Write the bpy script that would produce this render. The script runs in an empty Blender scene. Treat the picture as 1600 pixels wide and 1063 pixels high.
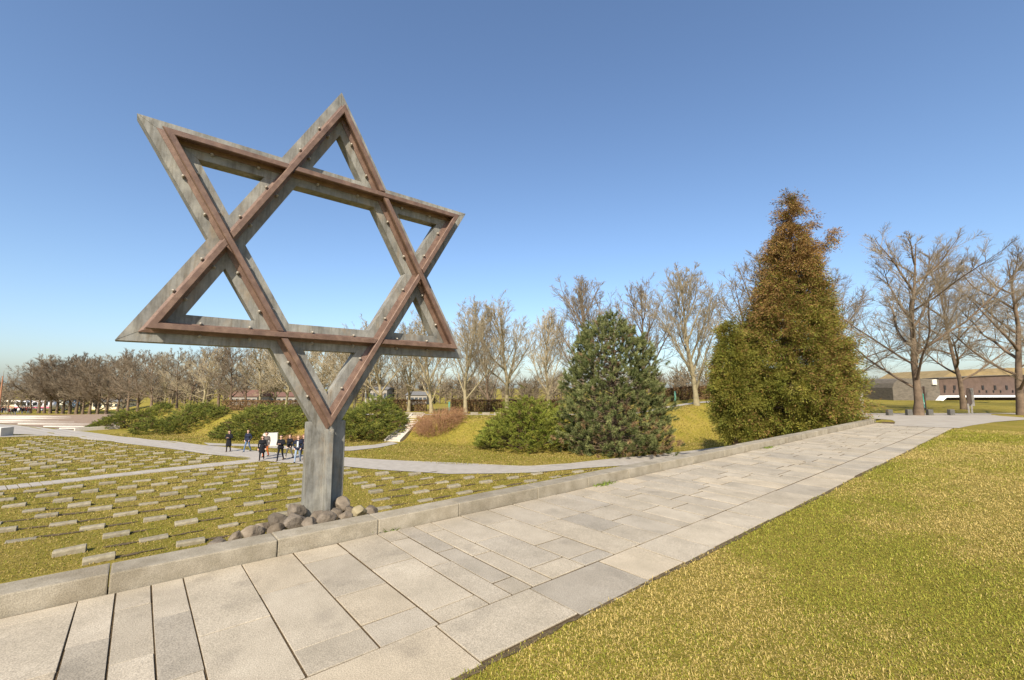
import bpy, bmesh, math, random
import numpy as np
from mathutils import Vector, Matrix, noise as mnoise

R = math.radians
random.seed(11)
rng = np.random.default_rng(11)
S = bpy.context.scene
COL = S.collection

# ------------------------------------------------------------------ camera
F, HZ, CX, CY, CAMH = 685.0, 606.0, 800.0, 531.5, 1.65
PITCH = math.atan((HZ - CY) / F)
YAW = R(49.8)
cd = bpy.data.cameras.new('camera')
cam = bpy.data.objects.new('camera', cd)
COL.objects.link(cam)
cam.location = (0, 0, CAMH)
cam.rotation_euler = (math.pi / 2 + PITCH, 0, YAW)
cd.sensor_fit = 'HORIZONTAL'
cd.sensor_width = 36.0
cd.lens = F / 1600 * 36
cd.clip_start = 0.05
cd.clip_end = 6000
S.camera = cam

# ------------------------------------------------------------------ light
SUN_EL, SUN_PHI = R(38.5), R(40.0)            # phi: from -Y towards +X
sdir = Vector((math.cos(SUN_EL) * math.sin(SUN_PHI), -math.cos(SUN_EL) * math.cos(SUN_PHI), math.sin(SUN_EL)))
W = bpy.data.worlds.new('World')
S.world = W
W.use_nodes = True
wn = W.node_tree
bg = wn.nodes['Background']
sky = wn.nodes.new('ShaderNodeTexSky')
sky.sky_type = 'NISHITA'
sky.sun_disc = False
sky.sun_elevation = SUN_EL
sky.sun_rotation = math.atan2(sdir.x, sdir.y)
sky.altitude = 0
sky.air_density = 1.0
sky.dust_density = 1.4
sky.ozone_density = 4.0
bg.inputs['Strength'].default_value = 0.13
wn.links.new(sky.outputs[0], bg.inputs[0])
sl = bpy.data.lights.new('sun', 'SUN')
sl.energy = 5.0
sl.angle = R(0.53)
sl.color = (1.0, 0.92, 0.79)
so = bpy.data.objects.new('sun', sl)
COL.objects.link(so)
so.rotation_euler = sdir.to_track_quat('Z', 'Y').to_euler()
S.view_settings.view_transform = 'Standard'
S.view_settings.look = 'None'
S.view_settings.exposure = 0.6
S.view_settings.gamma = 1.0
S.view_settings.use_curve_mapping = False

# ------------------------------------------------------------------ photo -> place
fw = np.array([-math.sin(YAW) * math.cos(PITCH), math.cos(YAW) * math.cos(PITCH), math.sin(PITCH)])
rt = np.array([math.cos(YAW), math.sin(YAW), 0.0])
upv = np.cross(rt, fw)
fh = np.array([-math.sin(YAW), math.cos(YAW), 0.0])
C0 = np.array([0, 0, CAMH])


def ray(x, y):
    return fw + rt * (x - CX) / F - upv * (y - CY) / F


def onz(x, y, z=0.0):
    d = ray(x, y)
    return C0 + d * ((z - CAMH) / d[2])


def onx(x, y, X):
    d = ray(x, y)
    return C0 + d * (X / d[0])


def cem(x, y):                                   # a point on the gently falling cemetery floor
    d = ray(x, y)
    return C0 + d * (-4.4 / (d[2] + .02 * (fh @ d)))


def uv2xy(u, v):
    return u * rt[0] + v * fh[0], u * rt[1] + v * fh[1]


def pv(px, v):                                    # ground position: photo column, metres ahead
    return uv2xy((px - CX) / F * v * 1.0, v)


def sst(x, a, b):
    t = np.clip((np.asarray(x, float) - a) / (b - a), 0, 1)
    return t * t * (3 - 2 * t)


BU = np.array([-400, -75, -52.6, -36.5, -30.2, -20.6, -11.0, -2.2, 5.3, 10.8, 16.4, 24, 60])
BV = np.array([300, 80, 60, 50, 46, 45, 44.3, 39.5, 38, 39, 42, 47, 70.])


_lr = np.random.default_rng(2)
_LA = [(_lr.uniform(0, 6.28), _lr.uniform(.3, 1.1), _lr.uniform(0, 6)) for _ in range(5)]


def LUMP(X, Y):
    return sum(np.sin((X * math.cos(a) + Y * math.sin(a)) * f + p) for a, f, p in _LA) * .013


def ground(X, Y):
    X = np.asarray(X, float); Y = np.asarray(Y, float)
    u = X * rt[0] + Y * rt[1]
    v = X * fh[0] + Y * fh[1]
    vc = np.clip(v, -30, 150)
    zc = CAMH - 4.4 - .02 * vc
    s = -5.30 - X
    nb = -.06 - .33 * np.maximum(s, 0)
    mound = -.20 * np.exp(-(((X + 6.0) / .9) ** 2 + ((Y - 1.7) / 1.3) ** 2) ** 2) - 10 * (1 - np.exp(-(((X + 6.0) / .9) ** 2 + ((Y - 1.7) / 1.3) ** 2) ** 2))
    nb = np.maximum(nb, mound)
    low = np.maximum(zc, nb)
    U = (zc + 2.2) * (1 - sst(u, 12, 26))
    U = U * (1 - sst(u, 40, 60))
    vb = np.interp(u, BU, BV)
    ratio = u / np.maximum(v, 1)
    bf = sst(v - vb, 0, 7.0) * sst(ratio, -.91, -.78)
    # right rim of the sunken cemetery
    ax, ay, bx, by = 12., 16.5, 33., 46.
    nx, ny = (by - ay), -(bx - ax)
    nl = math.hypot(nx, ny)
    sd = ((u - ax) * nx + (v - ay) * ny) / nl
    br = sst(sd, -4, 1.) * sst(Y, 12, 18)
    B = np.maximum(bf, br)
    z = low + (U - low) * B + LUMP(X, Y) * np.clip(-X - 6, 0, 1)
    z = np.where(X > -5.30, np.where(X > -2.27, LUMP(X, Y) * .5 * np.clip((X + 2.2) / .8, 0, 1), 0.0), z)
    z = np.where((X > -5.30) & (X < -2.27) & (Y < 28), -.06, z)
    return z


def gz(x, y):
    return float(ground(x, y))


# ------------------------------------------------------------------ helpers
MATS = {}


def nodes_of(name):
    m = bpy.data.materials.new(name)
    m.use_nodes = True
    return m, m.node_tree.nodes, m.node_tree.links, m.node_tree.nodes['Principled BSDF']


def ramp(nd, fac, stops, lk):
    r = nd.new('ShaderNodeValToRGB')
    e = r.color_ramp.elements
    e[0].position, e[0].color = stops[0][0], (*stops[0][1], 1)
    e[1].position, e[1].color = stops[-1][0], (*stops[-1][1], 1)
    for p, c in stops[1:-1]:
        k = e.new(p); k.color = (*c, 1)
    lk.new(fac, r.inputs[0])
    return r


def mat(name, stops, scale=6.0, rough=.8, bump=.0, bscale=None, detail=6, metal=0.0, stretch=None, second=None, spec=.3, objrand=0.0, coord='Object', bdist=.02, speck=0.0, tint=False):
    if name in MATS:
        return MATS[name]
    m, nd, lk, b = nodes_of(name)
    tc = nd.new('ShaderNodeTexCoord')
    src = tc.outputs[coord]
    if stretch:
        mp = nd.new('ShaderNodeMapping'); mp.inputs['Scale'].default_value = stretch
        lk.new(src, mp.inputs[0]); src = mp.outputs[0]
    n = nd.new('ShaderNodeTexNoise'); n.inputs['Scale'].default_value = scale
    n.inputs['Detail'].default_value = detail; n.inputs['Roughness'].default_value = .65
    lk.new(src, n.inputs['Vector'])
    r = ramp(nd, n.outputs[0], stops, lk)
    col = r.outputs[0]
    if second:                                    # (scale, colour, lo, hi, amount)
        n2 = nd.new('ShaderNodeTexNoise'); n2.inputs['Scale'].default_value = second[0]; n2.inputs['Detail'].default_value = 8
        lk.new(src, n2.inputs['Vector'])
        mr = nd.new('ShaderNodeMapRange'); mr.inputs[1].default_value = second[2]; mr.inputs[2].default_value = second[3]; mr.inputs[4].default_value = second[4]
        lk.new(n2.outputs[0], mr.inputs[0])
        mx = nd.new('ShaderNodeMix'); mx.data_type = 'RGBA'
        lk.new(mr.outputs[0], mx.inputs[0]); lk.new(col, mx.inputs[6]); mx.inputs[7].default_value = (*second[1], 1)
        col = mx.outputs[2]
    if speck:
        n5 = nd.new('ShaderNodeTexNoise'); n5.inputs['Scale'].default_value = 130; n5.inputs['Detail'].default_value = 3
        lk.new(src, n5.inputs['Vector'])
        r5 = ramp(nd, n5.outputs[0], [(.35, (1 - speck,) * 3), (.65, (1 + speck,) * 3)], lk)
        mx = nd.new('ShaderNodeMix'); mx.data_type = 'RGBA'; mx.blend_type = 'MULTIPLY'; mx.inputs[0].default_value = 1
        lk.new(col, mx.inputs[6]); lk.new(r5.outputs[0], mx.inputs[7]); col = mx.outputs[2]
    if tint:
        oi2 = nd.new('ShaderNodeObjectInfo')
        mm = nd.new('ShaderNodeMath'); mm.operation = 'MULTIPLY'; mm.inputs[1].default_value = 17.3; lk.new(oi2.outputs['Random'], mm.inputs[0])
        fr = nd.new('ShaderNodeMath'); fr.operation = 'FRACT'; lk.new(mm.outputs[0], fr.inputs[0])
        r6 = ramp(nd, fr.outputs[0], [(0., (.86, .87, .89)), (.25, (.96, .955, .945)), (.75, (1.0, .99, .965)), (1., (1.05, 1.015, .95))], lk)
        mx = nd.new('ShaderNodeMix'); mx.data_type = 'RGBA'; mx.blend_type = 'MULTIPLY'; mx.inputs[0].default_value = 1
        lk.new(col, mx.inputs[6]); lk.new(r6.outputs[0], mx.inputs[7]); col = mx.outputs[2]
    if objrand:
        oi = nd.new('ShaderNodeObjectInfo')
        mr = nd.new('ShaderNodeMapRange'); mr.inputs[3].default_value = 1 - objrand; mr.inputs[4].default_value = 1 + objrand
        lk.new(oi.outputs['Random'], mr.inputs[0])
        mx = nd.new('ShaderNodeMix'); mx.data_type = 'RGBA'; mx.blend_type = 'MULTIPLY'; mx.inputs[0].default_value = 1
        cb = nd.new('ShaderNodeCombineColor')
        for i in range(3): lk.new(mr.outputs[0], cb.inputs[i])
        lk.new(col, mx.inputs[6]); lk.new(cb.outputs[0], mx.inputs[7]); col = mx.outputs[2]
    lk.new(col, b.inputs['Base Color'])
    b.inputs['Roughness'].default_value = rough
    b.inputs['Metallic'].default_value = metal
    b.inputs['Specular IOR Level'].default_value = spec
    if bump:
        nb = nd.new('ShaderNodeTexNoise'); nb.inputs['Scale'].default_value = bscale or scale * 4; nb.inputs['Detail'].default_value = 8
        lk.new(src, nb.inputs['Vector'])
        bp = nd.new('ShaderNodeBump'); bp.inputs['Strength'].default_value = bump; bp.inputs['Distance'].default_value = bdist
        lk.new(nb.outputs[0], bp.inputs['Height']); lk.new(bp.outputs[0], b.inputs['Normal'])
    MATS[name] = m
    return m


def plain(name, c, rough=.6, metal=0., spec=.4):
    c2 = tuple(min(1, x * 1.18) for x in c); c1 = tuple(x * .82 for x in c)
    return mat(name, [(.3, c1), (.7, c2)], scale=9, rough=rough, metal=metal, spec=spec)


def leafmat(name, rough=.6, spec=.25, trans=0.0):
    if name in MATS: return MATS[name]
    m, nd, lk, b = nodes_of(name)
    a = nd.new('ShaderNodeAttribute'); a.attribute_name = 'col'
    lk.new(a.outputs['Color'], b.inputs['Base Color'])
    b.inputs['Roughness'].default_value = rough
    b.inputs['Specular IOR Level'].default_value = spec
    if trans:
        t = nd.new('ShaderNodeBsdfTranslucent'); lk.new(a.outputs['Color'], t.inputs[0])
        mx = nd.new('ShaderNodeMixShader'); mx.inputs[0].default_value = trans
        lk.new(b.outputs[0], mx.inputs[1]); lk.new(t.outputs[0], mx.inputs[2])
        lk.new(mx.outputs[0], nd['Material Output'].inputs[0])
    MATS[name] = m
    return m


def link(o, parent=None):
    COL.objects.link(o)
    if parent is not None: o.parent = parent
    return o


def tag(o, label=None, cat=None, group=None, kind=None):
    if label: o['label'] = label
    if cat: o['category'] = cat
    if group: o['group'] = group
    if kind: o['kind'] = kind
    return o


def empty(name, loc, rz=0.0):
    o = bpy.data.objects.new(name, None)
    o.location = loc; o.rotation_euler = (0, 0, rz); o.empty_display_size = .2
    return link(o)


def obj(name, me, m=None, parent=None, loc=None, rz=None):
    o = bpy.data.objects.new(name, me)
    if m is not None and len(me.materials) == 0: me.materials.append(m)
    if loc is not None: o.location = loc
    if rz is not None: o.rotation_euler = (0, 0, rz)
    return link(o, parent)


def npmesh(name, V, Fc, col=None, smooth=False):
    """V (n,3); Fc (m,3|4) int; col (n,3) optional."""
    V = np.asarray(V, np.float32); Fc = np.asarray(Fc, np.int32)
    me = bpy.data.meshes.new(name)
    k = Fc.shape[1]
    me.vertices.add(len(V)); me.vertices.foreach_set('co', V.ravel())
    me.loops.add(Fc.size); me.loops.foreach_set('vertex_index', Fc.ravel())
    me.polygons.add(len(Fc))
    me.polygons.foreach_set('loop_start', np.arange(0, Fc.size, k, dtype=np.int32))
    try: me.polygons.foreach_set('loop_total', np.full(len(Fc), k, np.int32))
    except Exception: pass
    if smooth: me.polygons.foreach_set('use_smooth', np.ones(len(Fc), bool))
    me.update(calc_edges=True)
    if col is not None:
        a = me.attributes.new('col', 'FLOAT_COLOR', 'POINT')
        c4 = np.ones((len(V), 4), np.float32); c4[:, :3] = col
        a.data.foreach_set('color', c4.ravel())
    return me


def bmesh_to(name, bm, smooth=False):
    bmesh.ops.recalc_face_normals(bm, faces=bm.faces)
    me = bpy.data.meshes.new(name)
    bm.to_mesh(me); bm.free()
    if smooth:
        me.polygons.foreach_set('use_smooth', np.ones(len(me.polygons), bool))
    return me


def add_box(bm, x0, x1, y0, y1, z0, z1):
    v = [bm.verts.new(p) for p in ((x0, y0, z0), (x1, y0, z0), (x1, y1, z0), (x0, y1, z0), (x0, y0, z1), (x1, y0, z1), (x1, y1, z1), (x0, y1, z1))]
    for f in ((3, 2, 1, 0), (4, 5, 6, 7), (0, 1, 5, 4), (1, 2, 6, 5), (2, 3, 7, 6), (3, 0, 4, 7)):
        bm.faces.new([v[i] for i in f])
    return v


def box(name, x0, x1, y0, y1, z0, z1, bevel=0.0, seg=2):
    bm = bmesh.new(); add_box(bm, x0, x1, y0, y1, z0, z1)
    if bevel: bmesh.ops.bevel(bm, geom=list(bm.edges), offset=bevel, segments=seg, affect='EDGES', profile=.6)
    return bmesh_to(name, bm)


def prism(name, pts, x0, x1, bevel=0.0):
    """polygon pts in (y,z) extruded along x"""
    bm = bmesh.new()
    a = [bm.verts.new((x0, p[0], p[1])) for p in pts]; b = [bm.verts.new((x1, p[0], p[1])) for p in pts]
    n = len(pts)
    bm.faces.new(a[::-1]); bm.faces.new(b)
    for i in range(n): bm.faces.new((a[i], a[(i + 1) % n], b[(i + 1) % n], b[i]))
    bmesh.ops.recalc_face_normals(bm, faces=bm.faces)
    if bevel: bmesh.ops.bevel(bm, geom=list(bm.edges), offset=bevel, segments=2, affect='EDGES')
    return bmesh_to(name, bm)


def tube_arrays(segs, _=None):
    """segs: list of (P (n,3), r (n,), sides); returns V, F (quads); batched by shape"""
    groups = {}
    for P, r, k in segs: groups.setdefault((len(P), k), []).append((P, r))
    VS, FS, off = [], [], 0
    for (n, k), lst in groups.items():
        P = np.array([p for p, _r in lst]); r = np.array([_r for p, _r in lst]); m = len(lst)
        d = np.gradient(P, axis=1)
        d /= np.linalg.norm(d, axis=2, keepdims=True) + 1e-9
        ref = np.where(np.abs(d[:, :1, 2:3]) > .8, np.array([.3, .9, .1]), np.array([0, 0, 1.]))
        a = np.cross(d, np.broadcast_to(ref, d.shape)); a /= np.linalg.norm(a, axis=2, keepdims=True) + 1e-9
        b = np.cross(d, a)
        th = np.arange(k) * 2 * math.pi / k
        ring = a[:, :, None, :] * np.cos(th)[None, None, :, None] + b[:, :, None, :] * np.sin(th)[None, None, :, None]
        VS.append((P[:, :, None, :] + ring * r[:, :, None, None]).reshape(-1, 3))
        i = np.arange(n - 1)[:, None] * k; j = np.arange(k)[None, :]; j2 = (j + 1) % k
        q = np.stack([i + j, i + j2, i + k + j2, i + k + j], -1).reshape(-1, 4)
        q = (q[None] + (np.arange(m) * n * k)[:, None, None]).reshape(-1, 4) + off
        FS.append(q); off += m * n * k
    return np.concatenate(VS), np.concatenate(FS)


def drape(name, poly_up, poly_lo, m, dz=.015, nx=160, nw=5):
    """a strip between two photo edge curves on the cemetery floor, draped on the ground"""
    pu = np.array([cem(*p)[:2] for p in poly_up]); pl = np.array([cem(*p)[:2] for p in poly_lo])

    def resamp(p, n):
        s = np.r_[0, np.cumsum(np.linalg.norm(np.diff(p, axis=0), axis=1))]; t = np.linspace(0, s[-1], n)
        return np.stack([np.interp(t, s, p[:, 0]), np.interp(t, s, p[:, 1])], 1)
    pu, pl = resamp(pu, nx), resamp(pl, nx)
    w = np.linspace(0, 1, nw)[None, :, None]
    G = pu[:, None, :] * (1 - w) + pl[:, None, :] * w
    Z = ground(G[..., 0], G[..., 1]) + dz
    V = np.concatenate([G, Z[..., None]], -1).reshape(-1, 3)
    i = np.arange(nx - 1)[:, None] * nw; j = np.arange(nw - 1)[None, :]
    q = np.stack([i + j, i + j + 1, i + nw + j + 1, i + nw + j], -1).reshape(-1, 4)
    me = npmesh(name, V, q, smooth=True)
    # faces up
    me.update()
    if me.polygons[0].normal.z < 0: me.flip_normals()
    return tag(obj(name, me, m), kind='structure')


ORD = ['first', 'second', 'third', 'fourth', 'fifth', 'sixth', 'seventh', 'eighth', 'ninth', 'tenth', 'eleventh', 'twelfth', 'thirteenth', 'fourteenth', 'fifteenth', 'sixteenth', 'seventeenth', 'eighteenth', 'nineteenth', 'twentieth', 'twenty-first', 'twenty-second', 'twenty-third', 'twenty-fourth', 'twenty-fifth', 'twenty-sixth', 'twenty-seventh', 'twenty-eighth', 'twenty-ninth', 'thirtieth']

# ------------------------------------------------------------------ materials of the setting


def grass_mat():
    m, nd, lk, b = nodes_of('grass')
    tc = nd.new('ShaderNodeTexCoord')

    def nz(sc, det=6, ro=.6):
        n = nd.new('ShaderNodeTexNoise'); n.inputs['Scale'].default_value = sc; n.inputs['Detail'].default_value = det; n.inputs['Roughness'].default_value = ro
        lk.new(tc.outputs['Object'], n.inputs['Vector']); return n
    n1 = nz(.55, 5); n2 = nz(9, 8, .75); n3 = nz(38, 4, .7)
    r1 = ramp(nd, n1.outputs[0], [(.34, (.165, .16, .02)), (.5, (.25, .205, .035)), (.66, (.33, .245, .062))], lk)
    r2 = ramp(nd, n2.outputs[0], [(.3, (.12, .105, .013)), (.5, (.26, .197, .032)), (.72, (.41, .305, .078))], lk)
    mx = nd.new('ShaderNodeMix'); mx.data_type = 'RGBA'; mx.inputs[0].default_value = .5
    lk.new(r1.outputs[0], mx.inputs[6]); lk.new(r2.outputs[0], mx.inputs[7])
    lk.new(mx.outputs[2], b.inputs['Base Color'])
    b.inputs['Roughness'].default_value = .9; b.inputs['Specular IOR Level'].default_value = .1
    bp = nd.new('ShaderNodeBump'); bp.inputs['Strength'].default_value = .9; bp.inputs['Distance'].default_value = .05
    ad = nd.new('ShaderNodeMath'); ad.operation = 'ADD'
    lk.new(n2.outputs[0], ad.inputs[0]); lk.new(n3.outputs[0], ad.inputs[1])
    lk.new(ad.outputs[0], bp.inputs['Height']); lk.new(bp.outputs[0], b.inputs['Normal'])
    return m


M_GRASS = grass_mat()
M_SLAB = mat('granite_slab', [(.3, (.31, .265, .195)), (.5, (.37, .315, .235)), (.72, (.43, .37, .28))], scale=2.2, rough=.75, bump=.5, bscale=110, bdist=.003, detail=10, objrand=.10, second=(3.1, (.24, .205, .155), .56, .74, .6), speck=.26, tint=True)
M_KERB = mat('kerb_granite', [(.3, (.21, .177, .12)), (.55, (.29, .248, .18)), (.75, (.36, .31, .23))], scale=5, rough=.8, bump=.6, bscale=90, bdist=.005, detail=10, objrand=.1, second=(2.3, (.17, .135, .085), .48, .75, .75), speck=.2)
M_EARTH = mat('joint_earth', [(.3, (.05, .032, .014)), (.7, (.12, .078, .035))], scale=30, rough=1, bump=.8)
M_LPATH = mat('grey_paving', [(.3, (.30, .265, .22)), (.7, (.39, .35, .295))], scale=2.2, rough=.85, bump=.3, bscale=25)
M_ROAD = mat('pale_road', [(.3, (.30, .26, .21)), (.7, (.38, .34, .28))], scale=1.2, rough=.85, bump=.3, bscale=30)
M_SOIL = mat('bare_soil', [(.3, (.05, .035, .018)), (.7, (.15, .105, .05))], scale=14, rough=1, bump=.8)
M_MARK = mat('marker_granite', [(.3, (.17, .142, .09)), (.55, (.25, .212, .142)), (.75, (.345, .298, .215))], scale=7, rough=.85, bump=.5, bscale=40, objrand=.14, second=(4., (.22, .20, .13), .55, .75, .6))
M_ROCK = mat('boulder_stone', [(.3, (.085, .067, .048)), (.55, (.155, .124, .091)), (.78, (.235, .19, .145))], scale=5, rough=.9, bump=.9, bscale=22, detail=12, objrand=.3, tint=True, second=(9, (.20, .17, .13), .58, .7, .5))
M_ROCKY = mat('boulder_yellow', [(.3, (.16, .13, .07)), (.7, (.31, .255, .15))], scale=4, rough=.85, bump=.5, bscale=16)
M_BRICK = mat('old_brick', [(.3, (.07, .046, .033)), (.7, (.125, .082, .06))], scale=1.3, rough=.9, bump=.3, second=(.35, (.10, .07, .06), .45, .7, .7))
M_BAST = mat('bastion_stone', [(.3, (.09, .075, .056)), (.7, (.165, .138, .104))], scale=2.5, rough=.9, bump=.4, stretch=(1, 1, 3))
M_DRY = mat('dry_grass', [(.3, (.20, .145, .066)), (.7, (.30, .22, .105))], scale=1.2, rough=1, bump=.5)
M_WHITE = plain('white_paint', (.78, .77, .74), .6)
M_PALE = mat('pale_stone', [(.3, (.50, .46, .39)), (.7, (.62, .58, .5))], scale=4, rough=.85, bump=.3)
M_CONC = mat('step_concrete', [(.3, (.42, .37, .30)), (.7, (.54, .48, .39))], scale=4, rough=.9, bump=.3)

# ------------------------------------------------------------------ ground


def axis(fine0, fine1, step, far, extra=()):
    a = list(np.arange(fine0, fine1, step)) + [fine1]
    x, s = fine1, step
    while x < far: s *= 1.25; x += s; a.append(x)
    x, s = fine0, step; b = []
    while x > -far: s *= 1.25; x -= s; b.append(x)
    a = sorted(set([round(q, 4) for q in b + a + list(extra)]))
    return np.array(a)


gx = axis(-64, 10, .42, 1600, (-5.301, -5.299, -2.271, -2.269))
gy = axis(-22, 66, .42, 1600, (27.99, 28.01, 1.7))
GX, GY = np.meshgrid(gx, gy, indexing='ij')
GZ = ground(GX, GY)
n0, n1 = GX.shape
i = np.arange(n0 - 1)[:, None] * n1; j = np.arange(n1 - 1)[None, :]
q = np.stack([i + j, i + n1 + j, i + n1 + j + 1, i + j + 1], -1).reshape(-1, 4)
tag(obj('ground', npmesh('ground', np.stack([GX, GY, GZ], -1).reshape(-1, 3), q, smooth=True), M_GRASS), kind='structure')

# ------------------------------------------------------------------ upper slab path and kerb
path = empty('slab_path', (-3.6, 10, 0)); tag(path, kind='structure')


def child(name, me, m, parent):
    o = obj(name, me, m, parent)
    o.matrix_parent_inverse = parent.matrix_basis.inverted()
    return o


child('joint_bed', box('joint_bed', -5.02, -2.275, -6, 28.2, -.07, -.006), M_EARTH, path)
PX0, PX1, PXB = -4.93, -2.83, -2.27
courses = [(-.69, -.25, (-4.75, -3.82)), (-.25, -.03, (-4.1,)), (-.03, .19, (-4.53, -3.69)), (.19, .41, (-4.2, -3.29)), (.41, .85, (-3.72,)), (.85, 1.29, (-4.14, -3.14)), (1.29, 1.73, (-4.57, -3.69, -3.16)), (1.73, 2.17, (-4.04, -3.03)), (2.17, 2.40, (-4.61, -3.74)), (2.40, 2.62, (-4.01, -3.10)), (2.62, 2.85, (-4.6, -3.7)), (2.85, 3.29, (-4.0, -3.12)), (3.29, 3.73, (-4.4, -3.52, -3.04))]
y = 3.73
prevw = .44
while y < 26.6:
    w = random.choice((.22, .22, .44, .44, .44, .66 if y > 6 else .44))
    x = PX0; cuts = []
    x += random.choice((.35, .6, .9))
    while x < PX1 - .3:
        cuts.append(x + random.uniform(-.04, .04)); x += random.choice((.5, .7, .9, 1.0) if w > .3 else (.8, .95, 1.1))
    courses.append((y, y + w, tuple(cuts))); y += w
y = -.69
while y > -2.2:
    w = random.choice((.22, .44)); courses.append((y - w, y, (-4.2 + random.uniform(-.3, .3), -3.4 + random.uniform(-.2, .2)))); y -= w


def slab(x0, x1, y0, y1, g=.0048):
    bm = bmesh.new()
    j = lambda: random.uniform(-.0025, .0025)
    zt = random.uniform(.0, .004)
    tx, ty = random.uniform(-.0018, .0018), random.uniform(-.0018, .0018)
    c = [(x0 + g + j(), y0 + g + j()), (x1 - g + j(), y0 + g + j()), (x1 - g + j(), y1 - g + j()), (x0 + g + j(), y1 - g + j())]
    e = .002
    lo = [bm.verts.new((p[0], p[1], -.05)) for p in c]
    mid = [bm.verts.new((p[0], p[1], zt - e)) for p in c]
    ins = [(e, e), (-e, e), (-e, -e), (e, -e)]
    top = [bm.verts.new((p[0] + q[0], p[1] + q[1], zt + tx * k + ty * l)) for p, q, (k, l) in zip(c, ins, ((-1, -1), (1, -1), (1, 1), (-1, 1)))]
    for k in range(4):
        l = (k + 1) % 4
        bm.faces.new((lo[k], lo[l], mid[l], mid[k])); bm.faces.new((mid[k], mid[l], top[l], top[k]))
    bm.faces.new(top)
    return bmesh_to('paving_slab', bm)


nsl = 0
for y0, y1, cuts in courses:
    xs = [PX0, *cuts, PX1]
    gj = .010 if y0 < .9 else .006
    for a, b in zip(xs[:-1], xs[1:]):
        me = slab(a, b, y0, y1, .0038 if y0 < 1.2 else min(.016, .0075 + .0007 * y0))
        # the wide mossy joints near the camera run across the path
        if y0 < 1.5:
            for v in me.vertices:
                if abs(v.co.y - y0) < .02: v.co.y += .002
                if abs(v.co.y - y1) < .02: v.co.y -= .002
        child('paving_slab', me, M_SLAB, path); nsl += 1
y = -1.87
while y < 26.5:
    w = .89 if y < 3 else random.choice((.6, .89, .89, .35))
    child('border_slab', slab(PX1, PXB + random.uniform(-.03, .035), y, y + w, .006 if y < 1.2 else min(.016, .0075 + .0007 * y)), M_SLAB, path); y += w; nsl += 1
print('slabs', nsl)

kerb = empty('kerb', (-5.1, 10, 0)); tag(kerb, kind='structure')
ks = [-2.5, -1.3, -.08, 1.15, 2.19, 3.28, 4.69, 5.85, 7.0, 8.06, 9.4, 10.9, 12.2, 13.5, 15.1, 16.4, 17.8, 19.1, 20.5, 21.9, 23.3, 24.7, 26.1]
for a, b in zip(ks[:-1], ks[1:]):
    h = .158 + random.uniform(-.006, .006)
    me = box('kerb_stone', -5.235 + random.uniform(-.006, .006), -4.945 + random.uniform(-.006, .006), a + .004, b - .004, -.35, h, .012)
    child('kerb_stone', me, M_KERB, kerb)
# the kerb bends away at the far end
pp = [(-5.09, 26.1), (-5.2, 27.3), (-5.6, 28.4), (-6.3, 29.3)]
for (xa, ya), (xb, yb) in zip(pp[:-1], pp[1:]):
    L = math.hypot(xb - xa, yb - ya)
    me = box('kerb_stone', -.145, .145, .004, L - .004, -.3, .17, .012)
    me.transform(Matrix.Translation((xa, ya, 0)) @ Matrix.Rotation(-math.atan2(xb - xa, yb - ya), 4, 'Z'))
    child('kerb_stone', me, M_KERB, kerb)

ys = np.arange(-1.6, 26.5, .06)
rj = np.random.default_rng(33)
xl = -2.264 - .012 * rj.random(len(ys)) * np.abs(np.sin(ys * 2.3)); xr = -2.245 + .03 * rj.random(len(ys)) + .014 * np.sin(ys * 1.7)
Vv = np.concatenate([np.stack([xl, ys, np.full(len(ys), .0065)], 1), np.stack([xr, ys, np.full(len(ys), .007)], 1)])
kq = np.arange(len(ys) - 1); nq = len(ys)
me = npmesh('soil_edge', Vv, np.stack([kq, kq + nq, kq + nq + 1, kq + 1], 1))
if me.polygons[0].normal.z < 0: me.flip_normals()
tag(obj('soil_edge', me, M_SOIL), kind='structure')

# ------------------------------------------------------------------ road at the far end, gravel verge


def flat_poly(name, pts, z, m):
    bm = bmesh.new()
    vs = [bm.verts.new((*onz(x, y, z)[:2], z)) for x, y in pts]
    f = bm.faces.new(vs)
    bmesh.ops.triangulate(bm, faces=[f])
    me = bmesh_to(name, bm)
    if me.polygons[0].normal.z < 0: me.flip_normals()
    return tag(obj(name, me, m), kind='structure')


flat_poly('road', [(1325, 648.2), (1400, 648.8), (1500, 648.8), (1620, 648.6), (1900, 647.8), (2300, 647), (2300, 648.2), (1900, 651), (1700, 653), (1600, 656), (1555, 659.5), (1520, 664.5), (1498, 669), (1396, 665), (1399, 659.5), (1394, 656.4), (1375, 655), (1340, 653.4), (1325, 652)], .012, M_ROAD)
flat_poly('gravel_verge', [(1325, 646), (1450, 645.6), (1600, 645.5), (1900, 645), (1900, 647.75), (1620, 648.45), (1500, 648.7), (1400, 648.7), (1325, 648.1)], .009, mat('gravel', [(.3, (.22, .19, .155)), (.7, (.34, .30, .25))], scale=6, rough=.95, bump=.6))

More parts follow.
